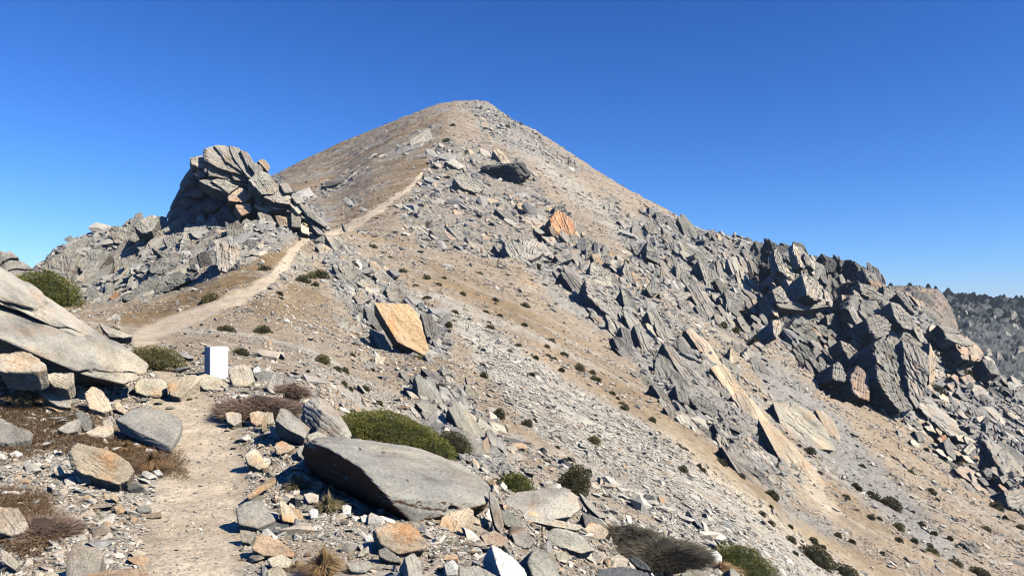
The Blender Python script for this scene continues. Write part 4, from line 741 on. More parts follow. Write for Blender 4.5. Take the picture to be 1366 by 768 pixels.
FR = [
 ('thin pale slab leaning on the left-hand stacked slabs beside the green cushion', [(130,430),(150,440),(166,450),(178,448),(165,448),(145,448)], 'L', {'Y': 12.5}),
 ('cream boulder tucked under the lower left slab', [(-5,470),(20,466),(42,470),(60,482),(63,490),(50,497),(20,496),(-5,494)], 'W', {'Y': 9.3, 'thick': 1.0}),
 ('flat-topped white rock in the black gap under the left slab', [(57,499),(72,496),(98,497),(99,510),(90,517),(70,514)], 'W', {'Y': 9.6, 'thick': 1.0}),
 ('long grey rock beside the spiky grass tuft', [(34,502),(52,500),(74,514),(94,532),(96,543),(78,542),(58,530),(42,516)], 'L', {'thick': .7}),
 ('dark blue-grey rock cut by the left edge', [(-10,550),(8,560),(22,572),(44,577),(40,586),(10,590),(-10,588)], 'M', {'nrm': (0.2,-0.4,0.9)}),
 ('peach-cream rock in front of the black hollow under the left slab', [(112,524),(122,513),(134,518),(146,532),(150,545),(138,550),(118,544)], 'C', {}),
 ('cream-white boulder at the right tip of the lower left slab', [(178,512),(190,501),(208,502),(222,508),(224,520),(214,528),(194,527),(180,522)], 'W', {}),
 ('flat peach slab between the cream boulder and the white marker', [(222,510),(245,500),(262,498),(268,504),(252,518),(240,530),(226,526)], 'C', {'nrm': (0.1,-0.5,0.86)}),
 ('pale grey broken rock left of the flat grey block', [(75,572),(92,560),(104,556),(108,562),(104,574),(88,578)], 'L', {}),
 ('bluish broken rock standing among white rubble left of the flat block', [(98,548),(108,546),(122,560),(122,574),(112,574)], 'G', {}),
 ('white rubble stone touching the flat grey block on its left', [(112,576),(130,568),(150,566),(152,576),(140,584),(122,584)], 'W', {}),
 ('small white rock above the flat grey block', [(136,560),(146,556),(152,566),(146,574),(138,572)], 'W', {}),
 ('orange-tinted rock behind the flat grey block', [(150,536),(158,534),(170,548),(166,552),(154,546)], 'C', {}),
 ('large cream and orange boulder below the brown grass on the left bank', [(88,606),(94,594),(104,589),(124,594),(150,600),(172,614),(180,628),(172,640),(158,646),(136,634),(108,631),(94,622)], 'C', {'thick': .7, 'res': 6}),
 ('pale yellow boulder at the left edge beside a brown heather', [(-8,674),(24,676),(30,684),(26,690),(38,700),(30,708),(16,714),(-8,708)], 'W', {'thick': 1.0}),
 ('upright blue-grey block with white veins near the bottom left', [(86,748),(96,726),(118,727),(132,730),(137,742),(132,764),(110,775),(86,770)], 'M', {'nrm': (0.25,-0.8,0.55), 'thick': .8, 'layers': .2}),
 ('small rounded blue-grey stone on the left edge of the path', [(179,676),(184,672),(198,671),(204,677),(199,682),(183,683)], 'G', {'thick': 1.0, 'sharp': 9}),
 ('flat tan stone just below the blue-grey pebble on the path', [(183,686),(200,684),(216,681),(218,688),(205,691),(184,690)], 'B', {'thick': .6, 'sharp': 12}),
 ('small tan stone with a black shadow left of the path', [(145,657),(152,655),(158,663),(155,669),(148,664)], 'B', {'thick': 1}),
 ('orange flat rock cut by the bottom edge left of the path', [(108,768),(130,760),(165,756),(195,758),(205,775),(110,785)], 'O', {}),
 ('pale stone at the bottom edge beside the upright veined block', [(55,766),(68,761),(84,766),(86,780),(55,780)], 'W', {}),
 ('rounded pale rock at the lower left corner', [(0,730),(14,738),(27,752),(20,760),(2,748)], 'W', {}),
 ('small white stone on brown grass left of the cream boulder', [(12,604),(22,600),(31,604),(26,609),(14,609)], 'X', {'thick': 1}),
 ('round white stone just above the cream boulder', [(71,600),(76,599),(78,604),(73,606)], 'X', {'thick': 1}),
 ('white pebble on the brown grass below the flat grey block', [(175,592),(183,590),(188,594),(182,597)], 'X', {'thick': 1}),
 ('pale stone lying left of the cream boulder on gravel', [(70,622),(80,620),(88,632),(80,634),(72,632)], 'W', {'thick': 1}),
 ('white stone at the foot of the brown tussock beside the path', [(203,628),(212,625),(218,632),(210,634)], 'X', {'thick': 1}),
 ('big white rock right of the marker', [(304,494),(314,485),(326,484),(337,492),(340,506),(328,514),(310,514)], 'W', {'thick': 1}),
 ('white cobble perched behind the dark grey rock by the heather', [(337,491),(345,487),(348,494),(344,499),(338,498)], 'X', {'thick': 1}),
 ('dark grey rock wedged right of the white marker rocks', [(336,498),(348,494),(362,494),(366,502),(358,509),(345,508)], 'G', {'thick': 1}),
 ('pale pointed rock behind the brown heather', [(353,516),(364,498),(372,494),(378,506),(374,520),(360,522)], 'L', {'thick': .8}),
 ('grey rock at the right end of the brown heather', [(379,506),(388,500),(396,506),(394,520),(382,520)], 'G', {'thick': .8}),
 ('cream slab laid in front of the marker', [(258,502),(272,497),(292,503),(306,512),(296,520),(270,518)], 'W', {'nrm': (0.1,-0.5,0.86)}),
 ('cream rock under the left side of the heather', [(300,551),(310,547),(321,549),(323,562),(312,567),(302,562)], 'W', {'thick': 1}),
 ('white blocky rock under the middle of the heather', [(332,550),(345,547),(356,550),(354,562),(342,567),(334,562)], 'W', {'thick': 1}),
 ('squarish white rock under the right side of the heather', [(355,548),(364,549),(366,562),(358,566),(354,560)], 'W', {'thick': 1}),
 ('upright tan flake leaning in the rocks beside the path', [(348,566),(353,552),(357,556),(356,572),(350,576)], 'B', {'thick': .8}),
 ('small rounded pinkish stone above the cream wedge', [(359,568),(364,567),(374,578),(375,586),(366,584)], 'W', {'thick': 1}),
 ('cream wedge-shaped rock in the path-side rubble', [(367,590),(376,586),(395,595),(386,602),(369,606),(366,598)], 'C', {'thick': .7}),
 ('white and tan rounded rock at the right path edge', [(326,606),(336,596),(344,600),(350,612),(358,622),(346,626),(330,618)], 'W', {'thick': .8}),
 ('pale rock under the pointed boulder', [(408,580),(424,574),(450,588),(430,598),(412,592)], 'L', {'thick': .8}),
 ('small blue-grey rock left of the huge boulder', [(395,600),(404,592),(410,598),(406,612),(398,608)], 'L', {'thick': .9}),
 ('half-buried tan slab edge crossing the right side of the path', [(328,660),(352,645),(366,634),(369,641),(350,652),(330,664)], 'B', {'nrm': (0.1,-0.2,0.97), 'thick': .5}),
 ('flat pale blue-grey rock on the right edge of the path', [(313,676),(326,668),(342,664),(352,670),(369,692),(356,698),(343,703),(318,698)], 'M', {'nrm': (0.15,-0.55,0.82), 'layers': .15}),
 ('orange-brown rock under the dark angular block', [(334,733),(340,718),(348,710),(372,718),(394,736),(392,742),(350,740)], 'O', {'thick': .7}),
 ('small cracked pale rock below the flat blue-grey rock', [(319,704),(338,707),(342,712),(334,724),(322,722)], 'L', {'thick': .9}),
 ('tan boot-shaped rock behind the dark angular block', [(372,666),(380,668),(386,682),(399,690),(392,697),(376,694)], 'C', {'thick': .8}),
 ('white cube-like stone left of the right-hand grass tuft', [(412,680),(418,676),(425,679),(424,690),(414,691)], 'X', {'thick': 1}),
 ('white stone between the two grass tufts', [(404,658),(416,655),(426,659),(425,669),(410,670)], 'W', {'thick': 1}),
 ('white stone at the mouth of the dark hollow, left one', [(455,674),(462,671),(469,675),(468,685),(458,685)], 'X', {'thick': 1}),
 ('white stone at the mouth of the dark hollow, right one', [(480,688),(487,685),(493,688),(492,696),(483,696)], 'X', {'thick': 1}),
 ('white stone above the thin standing flake', [(485,715),(492,711),(498,716),(495,723),(488,722)], 'X', {'thick': 1}),
 ('small upright white flake in the gravel', [(476,742),(482,732),(492,727),(493,735),(482,742)], 'W', {'thick': .8}),
 ('long smooth pale stone near the bottom edge', [(459,750),(474,746),(494,748),(500,754),(488,763),(468,762)], 'L', {'thick': .8, 'sharp': 12}),
 ('small dark slaty rock in front of the orange-grey rock', [(504,733),(514,728),(530,740),(537,750),(520,748),(506,742)], 'G', {'thick': .8}),
 ('grey and orange rounded rock under the huge boulder', [(496,704),(520,696),(548,696),(562,710),(572,726),(566,732),(532,738),(508,728)], 'C', {'thick': .8}),
 ('cream upright block leaning on the foot of the huge boulder', [(578,714),(590,688),(624,675),(633,680),(632,700),(618,722),(606,741),(592,741)], 'C', {'nrm': (0.2,-0.75,0.62), 'thick': .8, 'res': 6, 'Y': 6.6}),
 ('small brick-orange stone left of the cream upright block', [(561,702),(567,698),(578,712),(575,718),(570,716)], 'C', {'thick': 1, 'Y': 6.8}),
 ('orange wedge at the right foot of the huge boulder', [(633,692),(645,689),(661,697),(652,702),(636,701)], 'C', {'thick': 1}),
 ('pale slab propped against the right end of the huge boulder', [(652,652),(664,664),(673,700),(668,712),(660,700),(654,676)], 'L', {'thick': .6}),
 ('broad grey slab right of the huge boulder', [(662,670),(690,655),(730,650),(752,648),(770,660),(776,676),(762,688),(720,694),(684,690)], 'L', {'nrm': (0.2,-0.6,0.78), 'thick': .45, 'res': 6, 'layers': .3}),
 ('long beam-like pale rock lying under the broad slab', [(688,684),(716,687),(750,694),(782,702),(770,707),(736,701),(700,693)], 'L', {'thick': .9, 'lift': 1.0}),
 ('grey slab dipping into the rubble left of the beam-like rock', [(664,680),(676,678),(694,692),(702,706),(690,709),(674,700)], 'M', {'thick': .6}),
 ('white-grey flat boulder in front of the beam-like rock', [(720,712),(740,703),(762,706),(784,718),(796,732),(776,738),(744,728)], 'L', {'thick': .7, 'res': 5}),
 ('thin pale splinter right of the broad slab', [(772,656),(784,660),(800,676),(814,690),(800,690),(784,676)], 'L', {'thick': .6}),
 ('grey block in shade under the splinter', [(776,682),(792,686),(806,692),(804,706),(782,708)], 'G', {'thick': 1}),
 ('cream rounded rock left of the dark heather', [(777,704),(788,695),(802,699),(813,708),(808,718),(790,720)], 'C', {'thick': .9}),
 ('brilliant white wedge rock at the bottom edge', [(655,724),(664,728),(684,742),(701,758),(706,780),(672,778),(662,750)], 'X', {'nrm': (0.45,-0.6,0.65), 'thick': 1.0}),
 ('dark-faced grey boulder right of the white wedge', [(712,730),(726,732),(744,752),(752,778),(716,780),(704,748)], 'M', {'nrm': (0.5,-0.6,0.6), 'thick': 1.2}),
 ('dark grey flat boulder at the bottom edge', [(788,770),(800,757),(826,754),(858,760),(876,772),(872,785),(790,785)], 'D', {'nrm': (0.1,-0.5,0.85)}),
 ('dark prism-shaped stone in the rubble left of the dark heather', [(838,744),(848,741),(862,752),(868,760),(858,761),(846,754)], 'D', {'nrm': (-.3,-.8,.3), 'thick': .9}),
 ('pale long stone below the dark heather', [(886,750),(896,747),(908,758),(908,767),(898,765)], 'W', {'thick': .9}),
 ('flat grey stone at the bottom right of the rubble', [(908,760),(920,757),(938,760),(948,770),(910,775)], 'L', {'thick': .8}),
 ('bright white rock between the dark heather and the green shrub', [(947,736),(956,733),(964,742),(963,752),(952,750)], 'X', {'thick': 1}),
 ('small grey rock with black left side at the bottom edge by the dry grass', [(974,758),(980,757),(990,775),(976,778)], 'M', {'nrm': (0.6,-0.5,0.6), 'thick': 1.2}),
 ('pale cobble on the rim of the rubble above the bottom edge', [(852,730),(860,726),(866,732),(862,739),(854,738)], 'W', {'thick': 1}),
 ('rusty cream rock in the rubble above the dark flat boulder', [(762,730),(776,726),(786,732),(780,742),(766,742)], 'C', {'thick': .9}),
 ('cream boulder left of the dark prism-shaped stone', [(812,742),(826,738),(840,746),(836,756),(818,756)], 'W', {'thick': .8}),
 ('white rounded rock above the dark-faced boulder', [(740,738),(752,734),(762,742),(756,750),(744,748)], 'W', {'thick': .9}),
 ('grey faceted rock beside the pale cleft rock at the bottom', [(540,742),(552,736),(562,748),(566,770),(546,772)], 'L', {'nrm': (.4,-.6,.65), 'thick': 1.0}),
 ('cleft pale grey rock under the cream upright block', [(592,750),(604,744),(612,752),(610,766),(594,766)], 'X', {'thick': 1}),
 ('broad grey rock at the bottom edge under the cream upright block', [(612,756),(640,752),(664,764),(668,782),(610,782)], 'L', {'thick': .8}),
 ('pinkish slab in the rubble right of the cream upright block', [(640,712),(660,706),(676,716),(670,728),(648,728)], 'T', {'thick': .7}),
 ('pale grey rock wedged right of the pinkish slab', [(682,712),(702,708),(716,720),(706,730),(688,728)], 'L', {'thick': .8}),
 ('pale stone near the bottom edge below the dark angular block', [(356,760),(370,752),(380,760),(384,775),(358,775)], 'L', {'thick': .9}),
 ('white angular rubble under the orange-brown rock', [(356,744),(376,738),(390,746),(386,756),(362,756)], 'W', {'thick': .8}),
]
for it in FR:
    kw = dict(it[3]); cat = 'stone' if ('stone' in it[0] or 'cobble' in it[0] or 'pebble' in it[0]) else 'boulder' if 'boulder' in it[0] else 'slab' if it[0].split(' ')[-1] == 'x' else 'rock'
    rock(it[0], it[1], it[2], cat=cat, **kw)
block('upright grey block beside the path with a sunlit top and dark lower face', [(374,542,.0),(384,546,.15),(415,570,.15),(407,583,-.12),(386,574,-.18),(367,560,-.12),(366,576,.05),(404,593,.05),(384,588,.02),(380,560,.5),(410,585,.45)], 'M', 8.6, layers=.2)
block('tall pointed pale boulder standing above the huge boulder', [(404,538,.0),(424,527,.1),(438,534,.2),(456,556,.25),(471,577,.2),(468,588,.05),(446,591,-.1),(424,580,-.2),(406,564,-.1),(430,548,-.2),(400,560,.2),(430,560,.7),(455,585,.6)], 'L', 9.2, layers=.4)
block('dark slate-grey angular block among the path-side stones', [(343,706,-.05),(356,696,.1),(376,695,.2),(408,697,.22),(421,702,.15),(419,716,.05),(411,736,-.08),(402,737,-.12),(398,722,-.2),(380,712,-.17),(362,714,-.02),(384,728,.0),(395,736,.0),(400,715,.35),(365,705,.25)], 'D', 5.75, layers=.15, rough=.02)
block('big grey flat-topped block on the left bank of the path', [(150,560,.12),(178,544,.6),(206,545,.62),(245,557,.45),(242,574,.25),(229,596,-.12),(160,577,.16),(200,593,.02),(228,606,-.10),(243,580,.4),(170,570,.6)], 'M', 8.35, layers=.25, sharp=140, rough=.03)
# marker
mt, t, b = newmat('white_marble', 0.55)
tc = N(t, 'ShaderNodeTexCoord'); nz = noise(t, tc.outputs['Object'], 9, 6, .6)
t.links.new(ramp(t, nz, [(0.3, (.60, .60, .585)), (0.7, (.72, .72, .70))]), b.inputs['Base Color'])
YM = hit(290, 503) or 13; wm = 23.5/F*YM; hm = 41/F*YM
bm = bmesh.new(); bmesh.ops.create_cube(bm, size=1); bmesh.ops.scale(bm, vec=(wm, wm, hm+0.3), verts=bm.verts); bmesh.ops.translate(bm, vec=(0, 0, (hm+0.3)/2-0.3), verts=bm.verts)
bmesh.ops.bevel(bm, geom=bm.edges[:], offset=0.006, segments=2, affect='EDGES'); me = bpy.data.meshes.new('marker_stone'); bm.to_mesh(me); bm.free(); me.materials.append(mt)
mo = link('marker_stone', me, loc=at(288.5, 503, YM)); mo.rotation_euler = (0, 0, math.radians(40)); tag(mo, 'white squared marble marker block standing beside the path', 'marker')
# faint engraved signs near the top of the front face
mg, t, b = newmat('worn_engraving', .7); b.inputs['Base Color'].default_value = (.42, .42, .44, 1)
bm = bmesh.new()
for (x, z, w_, h_) in ((-.22, .80, .05, .012), (-.12, .80, .02, .035), (-.02, .805, .07, .012), (.1, .82, .02, .035), (.2, .83, .08, .012), (-.2, .74, .1, .01), (0, .745, .06, .01), (.17, .76, .1, .01)):
    r_ = bmesh.ops.create_cube(bm, size=1)['verts']; bmesh.ops.scale(bm, vec=(w_*wm, .004, h_*hm), verts=r_); bmesh.ops.translate(bm, vec=(x*wm, -wm/2-.001, z*hm), verts=r_)
me = bpy.data.meshes.new('engraving'); bm.to_mesh(me); bm.free(); me.materials.append(mg); link('engraving', me, mo)
# ---------------------------------------------------------------- smaller loose stones, each its own
cellm = [link('tmp', mesh_np('stone', *rock_surface(np.array([[math.copysign(abs(a)**.7, a)*b for a, b in zip(v, (random.uniform(.8, 1.5), 1, random.uniform(.4, .8)))] for v in [Vector([random.gauss(0, 1) for _ in range(3)]).normalized() for _ in range(11)]])*0.5, 3, 30., .04, .3, None, 900+i), 3, M_ROCK, True)) for i in range(14)]
STN = [([(300,540),(340,560),(400,600),(470,660),(520,700),(560,740),(560,768),(320,768),(310,700),(340,640),(290,570)], 125, (6, 26), 'WWCLLLXB', 'path-side stones', 'pale small stone among many beside the right edge of the path'),
 ([(560,740),(640,700),(700,700),(800,700),(880,740),(960,768),(560,775)], 170, (9, 46), 'WLWCLMLT', 'rubble on the rim', 'pale angular stone in the rubble at the bottom middle'),
 ([(0,560),(100,530),(170,520),(240,540),(150,600),(90,590),(0,590)], 34, (6, 18), 'WLWCW', 'stones on the left bank', 'pale stone among brown grass on the left bank'),
 ([(0,600),(80,620),(190,650),(205,760),(0,765)], 52, (4, 13), 'WWLCB', 'stones on the gravel', 'small pale stone on the gravel left of the path'),
 ([(195,490),(260,470),(300,510),(250,535),(190,520)], 16, (8, 20), 'WWCL', 'rocks around the marker', 'cream rock in the cluster left of the white marker')]
for poly, n, (s0, s1), cols, grp, lab in STN:
    made = []; tr = 0
    while len(made) < n and tr < 4000:
        tr += 1; x = random.uniform(min(p[0] for p in poly), max(p[0] for p in poly)); y = random.uniform(min(p[1] for p in poly), max(p[1] for p in poly))
        if not pt_in(x, y, poly) or (212 < x < 300 and y > 560 and y < 700) or (262 < x < 314 and y < 512): continue
        s = s0*(s1/s0)**(random.random()**1.8)
        if any(math.hypot(x-a, y-b_) < 0.42*(s+c_) for a, b_, c_ in made): continue
        Y = hit(x, y)
        if not Y: continue
        made.append((x, y, s)); d = s/F*Y; c_ = random.choice(cellm); o = c_.copy(); COL.objects.link(o); o.name = 'stone'
        o.location = at(x, y, Y)+Vector((0, 0, d*0.17)); o.scale = (d, d*random.uniform(.8, 1.1), d*random.uniform(.8, 1.2)); o.rotation_euler = (random.gauss(0, .3), random.gauss(0, .3), random.uniform(0, 6.3))
        k = CLR[random.choice(cols)]; j = random.uniform(.85, 1.1); o.color = (k[0]*j, k[1]*j, k[2]*j, k[3]); tag(o, lab, 'stone', grp)
for c_ in cellm: bpy.data.objects.remove(c_)
# ---------------------------------------------------------------- plants
prg = np.random.default_rng(77)
def tri_leaves(c, out, size, rng, asp=0.55):
    n = len(c); d = out+rng.normal(size=(n, 3))*0.55; d /= np.linalg.norm(d, axis=1)[:, None]
    s = np.cross(d, rng.normal(size=(n, 3))); s /= np.linalg.norm(s, axis=1)[:, None]+1e-9; sz = size*rng.uniform(.6, 1.3, (n, 1))
    V = np.stack([c-s*sz*asp, c+s*sz*asp, c+d*sz*1.5], 1).reshape(-1, 3); return V, np.arange(3*n)
def shrub(px, py, w, h, label, cols, n=None, group=None, leaf=None, name='shrub', cat='shrub', twig=False, Y=None, slope=True, proto=None):
    """px,py = foot in the photo; w,h in photo pixels"""
    Y = Y or hit(px, py) or hit(px, py+8) or 30; loc = at(px, py, Y); W_ = w/F*Y; H_ = h/F*Y*.82; rng = prg
    loc = Vector((loc.x, loc.y+W_*0.15, loc.z)); nrm = znorm(loc.x, loc.y) if slope else Vector((0, 0, 1))
    A_px = w*h; n = n or int(np.clip(A_px*3.6, 300, 30000)); leaf = leaf or max(1.1/F*Y, 0.008)
    th = rng.uniform(0, 2*math.pi, n); cz = rng.uniform(-0.25, 1, n); sr = np.sqrt(np.maximum(0, 1-np.clip(cz, 0, 1)**2))
    D = np.stack([np.cos(th)*sr, np.sin(th)*sr, cz], 1); lump = 1+0.30*fbm(D[:, 0]*2.2+px, D[:, 1]*2.2, D[:, 2]*2.2, 3)+0.12*perlin(D[:, 0]*7, D[:, 1]*7, D[:, 2]*7+py)
    r = lump*(1-0.35*rng.random(n)**2.5); sc = np.array([W_/2, W_/2*0.85, H_])
    if twig:
        rr_ = np.sqrt(rng.random(n)); bx, by = rr_*np.cos(th), rr_*np.sin(th); dome = np.sqrt(np.maximum(0.05, 1-rr_**2))*(0.75+0.5*fbm(bx*2.5+px, by*2.5, 0, 3)); base = np.stack([bx*W_/2, by*W_/2*.8, dome*H_*0.35], 1)
        tip = base+np.stack([bx*W_*.13, by*W_*.13, dome*H_*0.32*rng.uniform(.4, 1.1, n)], 1)+rng.normal(size=(n, 3))*[H_*.17, H_*.17, H_*.09]; base[:, 2] += dome*H_*.18; a = base; s = np.cross(tip-a, rng.normal(size=(n, 3))); s /= np.linalg.norm(s, axis=1)[:, None]+1e-9; ww = leaf*0.22
        V = np.stack([a-s*ww, a+s*ww, tip], 1).reshape(-1, 3); Fq = np.arange(3*n)
    else:
        V, Fq = tri_leaves(D*r[:, None]*sc, D*np.array([1, 1, 1.2]), leaf, rng)
    ck = np.array([cols[i] for i in range(len(cols))]); q = np.clip(0.5+0.9*fbm(D[:, 0]*3+py, D[:, 1]*3, D[:, 2]*3, 3)+rng.normal(0, .18, n), 0, .999); cl = ck[(q*len(ck)).astype(int)]*rng.uniform(.75, 1.25, (n, 1))
    root = bpy.data.objects.new(name, None) if A_px > 700 else None
    fol = mesh_np('foliage', V, Fq, 3, M_LEAF, False, np.repeat(cl, 3, 0))
    # added dark inner dome so that the crown is not see-through
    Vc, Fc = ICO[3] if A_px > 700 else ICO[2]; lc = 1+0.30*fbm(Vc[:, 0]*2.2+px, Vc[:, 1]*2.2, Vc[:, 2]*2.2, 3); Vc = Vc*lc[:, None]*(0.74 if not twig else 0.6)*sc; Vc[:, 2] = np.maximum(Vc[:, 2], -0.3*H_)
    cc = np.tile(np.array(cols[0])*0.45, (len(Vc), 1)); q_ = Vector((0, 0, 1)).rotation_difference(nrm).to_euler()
    if root:
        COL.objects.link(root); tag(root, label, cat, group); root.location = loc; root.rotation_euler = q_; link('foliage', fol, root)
        link('inner_dome', mesh_np('inner_dome', Vc, Fc, 3, M_LEAF, True, cc), root); return root
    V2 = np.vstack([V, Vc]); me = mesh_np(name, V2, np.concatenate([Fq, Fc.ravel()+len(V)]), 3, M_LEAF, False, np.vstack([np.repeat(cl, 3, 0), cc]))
    o = link(name, me, loc=loc); o.rotation_euler = q_; tag(o, label, cat, group); return o
GRN = [(.055,.065,.014), (.10,.11,.022), (.15,.145,.03), (.20,.17,.045)]; OLV = [(.045,.045,.018), (.075,.07,.025), (.11,.095,.04)]; HTH = [(.13,.085,.06), (.20,.135,.095), (.27,.19,.14)]; DKH = [(.075,.065,.045), (.13,.11,.078), (.20,.17,.12)]; MOS = [(.09,.085,.03), (.15,.13,.045), (.21,.16,.065)]
shrub(520, 588, 150, 40, 'large bright olive-green cushion shrub behind the huge boulder', GRN, Y=10.3, n=34000)
shrub(575, 606, 64, 26, 'right lobe of green cushion growth at the end of the large olive shrub', GRN, Y=10.0)
shrub(52, 394, 92, 38, 'green cushion shrub above the left-hand slabs against the sky', GRN, Y=13.2)
shrub(200, 484, 78, 26, 'yellow-green cushion shrub left of the white marker', MOS, Y=14.2)
shrub(342, 552, 104, 42, 'brown twiggy heather beside the path in front of the marker rocks', HTH, twig=True, Y=10.0, n=9000, leaf=.02)
shrub(388, 528, 40, 34, 'grey-brown twiggy bush behind the right end of the brown heather', HTH, twig=True, Y=11.2, n=2500, leaf=.02)
shrub(888, 752, 112, 52, 'big dark twiggy heather at the bottom, on the rim of the rubble', DKH, twig=True, Y=10.6, n=26000, leaf=.017, slope=False)
shrub(838, 722, 74, 36, 'upper left end of the dark heather under a small black overhang', DKH, twig=True, Y=11.4, n=8000, leaf=.017, slope=False)
shrub(688, 656, 52, 28, 'small green cushion shrub right of the huge boulder', GRN)
shrub(762, 656, 42, 44, 'dark green wedge-shaped shrub leaning on the grey slabs', OLV)
shrub(1000, 766, 96, 34, 'spreading green shrub at the bottom edge next to orange dry grass', GRN, Y=15)
shrub(1090, 752, 50, 26, 'dark green cushion shrub on the scree near the bottom edge', OLV)
shrub(1130, 770, 40, 18, 'green cushion cut by the bottom edge below another cushion', OLV)
shrub(604, 596, 50, 22, 'mossy dark patch of low growth between green shrub and grey slabs', OLV, Y=12.5)
shrub(45, 716, 90, 44, 'brown matted heather left of the path near the pale yellow boulder', HTH, twig=True, n=9000, leaf=.014, slope=True)
shrub(148, 448, 22, 14, 'small green shrub beside the pale rock below the ledges', OLV)
SM = [(280,398,24,12),(415,368,14,9),(404,374,20,12),(427,366,22,11),(420,380,10,7),(352,358,16,7),(372,392,10,5),(300,442,26,14),(350,441,24,12),(320,470,22,10),(429,480,20,13),(497,330,12,7),(588,515,12,6),(560,478,22,7),(700,408,14,7),(735,455,12,6),(752,474,14,8),(773,490,15,9),(790,497,10,6),(664,553,18,14),(702,566,16,12),(712,562,8,7),(645,500,10,8),(690,530,10,5),(792,588,18,11),
 (925,567,14,7),(962,617,18,9),(988,636,12,8),(1030,660,20,10),(1055,720,16,8),(1190,672,28,14),(1162,690,10,6),(1200,702,16,9),(1242,656,14,9),(1330,676,18,12),(1276,752,20,10),(1244,736,18,9),(1310,764,26,10),(1365,706,18,9),(1316,706,14,7),(1080,602,16,11),(1005,455,14,10),(982,440,10,7),(965,433,10,7),(835,350,8,5),(1290,500,18,12),(1252,520,22,10),(1282,480,14,8),(870,560,10,6),(610,240,8,5),(596,188,14,6),(676,170,9,6),(604,168,8,4),(660,400,10,5),(718,355,8,5),(1105,742,8,4),(1060,738,10,5),(905,595,12,5),(520,345,8,5),(640,365,8,4),(585,380,8,4),(680,470,10,5),(710,500,8,4),(1235,600,8,5),(1215,630,10,5),(1150,622,10,5)]
_q = random.Random(21)
for pl_, n_ in (([(560,350),(760,470),(900,580),(860,570),(700,480),(560,400)], 22), ([(880,560),(1060,690),(1230,760),(1060,730),(900,620)], 16), ([(1080,620),(1200,660),(1340,740),(1300,765),(1150,700)], 20), ([(460,330),(560,370),(640,450),(560,420),(470,370)], 8), ([(400,440),(500,480),(560,560),(480,540)], 8), ([(640,560),(760,600),(860,690),(760,660)], 8)):
    for _ in range(n_*8):
        x, y = _q.uniform(min(p[0] for p in pl_), max(p[0] for p in pl_)), _q.uniform(min(p[1] for p in pl_), max(p[1] for p in pl_))
        if n_ > 0 and pt_in(x, y, pl_): n_ -= 1; w_ = _q.uniform(6, 13); SM.append((x, y, w_, w_*_q.uniform(.45, .65)))
def mid_label(x, y, w):
    if x < 450: return 'small dark olive cushion shrub beside the path below the ledges' if y < 420 else 'low olive cushion shrub on the stony ground behind the marker'
    if x < 800: return 'tiny dark cushion shrub dotting the middle of the tan slope'
    return 'small rounded dark cushion shrub on the lower right slope' if y > 560 else 'tiny dark shrub among the right-hand crags'
for (x, y, w, h) in SM:
    shrub(x, y+h*0.3, w, h*1.05, mid_label(x, y, w), OLV if (x*7+y) % 3 else MOS, group='small cushion shrubs on the slope, zone %s' % ('path' if x < 450 and y < 420 else 'marker' if x < 450 else 'middle' if x < 800 else 'lower right' if y > 560 else 'crags'))
# ---- grass tufts
def tuft(px, py, w, h, label, cols, n=500, Y=None, droop=.5):
    Y = Y or hit(px, py) or 6; loc = at(px, py, Y); W_ = w/F*Y; H_ = h/F*Y; r = prg
    th = r.uniform(0, 2*math.pi, n); lean = r.random(n)**0.7; L_ = H_*r.uniform(.6, 1.15, n); b0 = np.stack([np.cos(th)*lean*W_*.14, np.sin(th)*lean*W_*.14, np.zeros(n)-.01], 1)
    out = np.stack([np.cos(th), np.sin(th), np.zeros(n)], 1)*(lean*W_*.5*r.uniform(.7, 1.2, n))[:, None]; up = np.stack([np.zeros(n), np.zeros(n), L_*(1-0.35*lean)], 1)
    p1 = b0+out*0.35+up*0.6; p2 = b0+out+up*np.clip(1-droop*lean, .2, 1)[:, None]; s = np.stack([-np.sin(th), np.cos(th), np.zeros(n)], 1)*max(0.0012, .55/F*Y)*1.0
    V = np.stack([b0-s, b0+s, p1+s*.8, p1-s*.8, p2], 1).reshape(-1, 3); k = np.arange(n)[:, None]*5; Fi = np.concatenate([np.concatenate([k, k+1, k+2], 1), np.concatenate([k, k+2, k+3], 1), np.concatenate([k+3, k+2, k+4], 1)], 0).ravel()
    cl = np.array(cols)[r.integers(0, len(cols), n)]*r.uniform(.75, 1.2, (n, 1)); o = link('grass_tuft', mesh_np('grass_tuft', V, Fi, 3, M_LEAF, False, np.repeat(cl, 5, 0)), loc=loc); tag(o, label, 'grass tuft'); return o
STR = [(.36,.26,.13), (.28,.19,.085), (.42,.33,.19)]; TGR = [(.20,.17,.06), (.30,.24,.11), (.38,.30,.17)]; ORG_ = [(.38,.23,.10), (.32,.18,.07), (.45,.31,.16)]
tuft(32, 546, 50, 44, 'spiky round tuft of brown-green grass at the left edge', [(.16,.12,.05), (.26,.19,.09), (.34,.26,.14)], 900)
tuft(398, 654, 46, 26, 'green and straw grass tuft left of the hollow under the huge boulder', TGR, 500)
tuft(438, 684, 46, 32, 'straw-coloured grass tuft at the mouth of the dark hollow', TGR, 650)
tuft(432, 768, 66, 46, 'orange dry grass tuft at the bottom edge right of the path', ORG_, 1300)
tuft(205, 628, 52, 34, 'thick brown tussock drooping onto the path edge', [(.22,.13,.06), (.28,.17,.08)], 1200, droop=.75)
tuft(960, 764, 60, 18, 'orange dry grass beside the bright white rock at the bottom', ORG_, 900)
tuft(272, 520, 46, 14, 'pale dry grass patch between the marker and the path', STR, 500)
tuft(170, 602, 50, 18, 'brown grass clump in front of the flat grey block', [(.22,.13,.06), (.30,.19,.09)], 700, droop=.7)
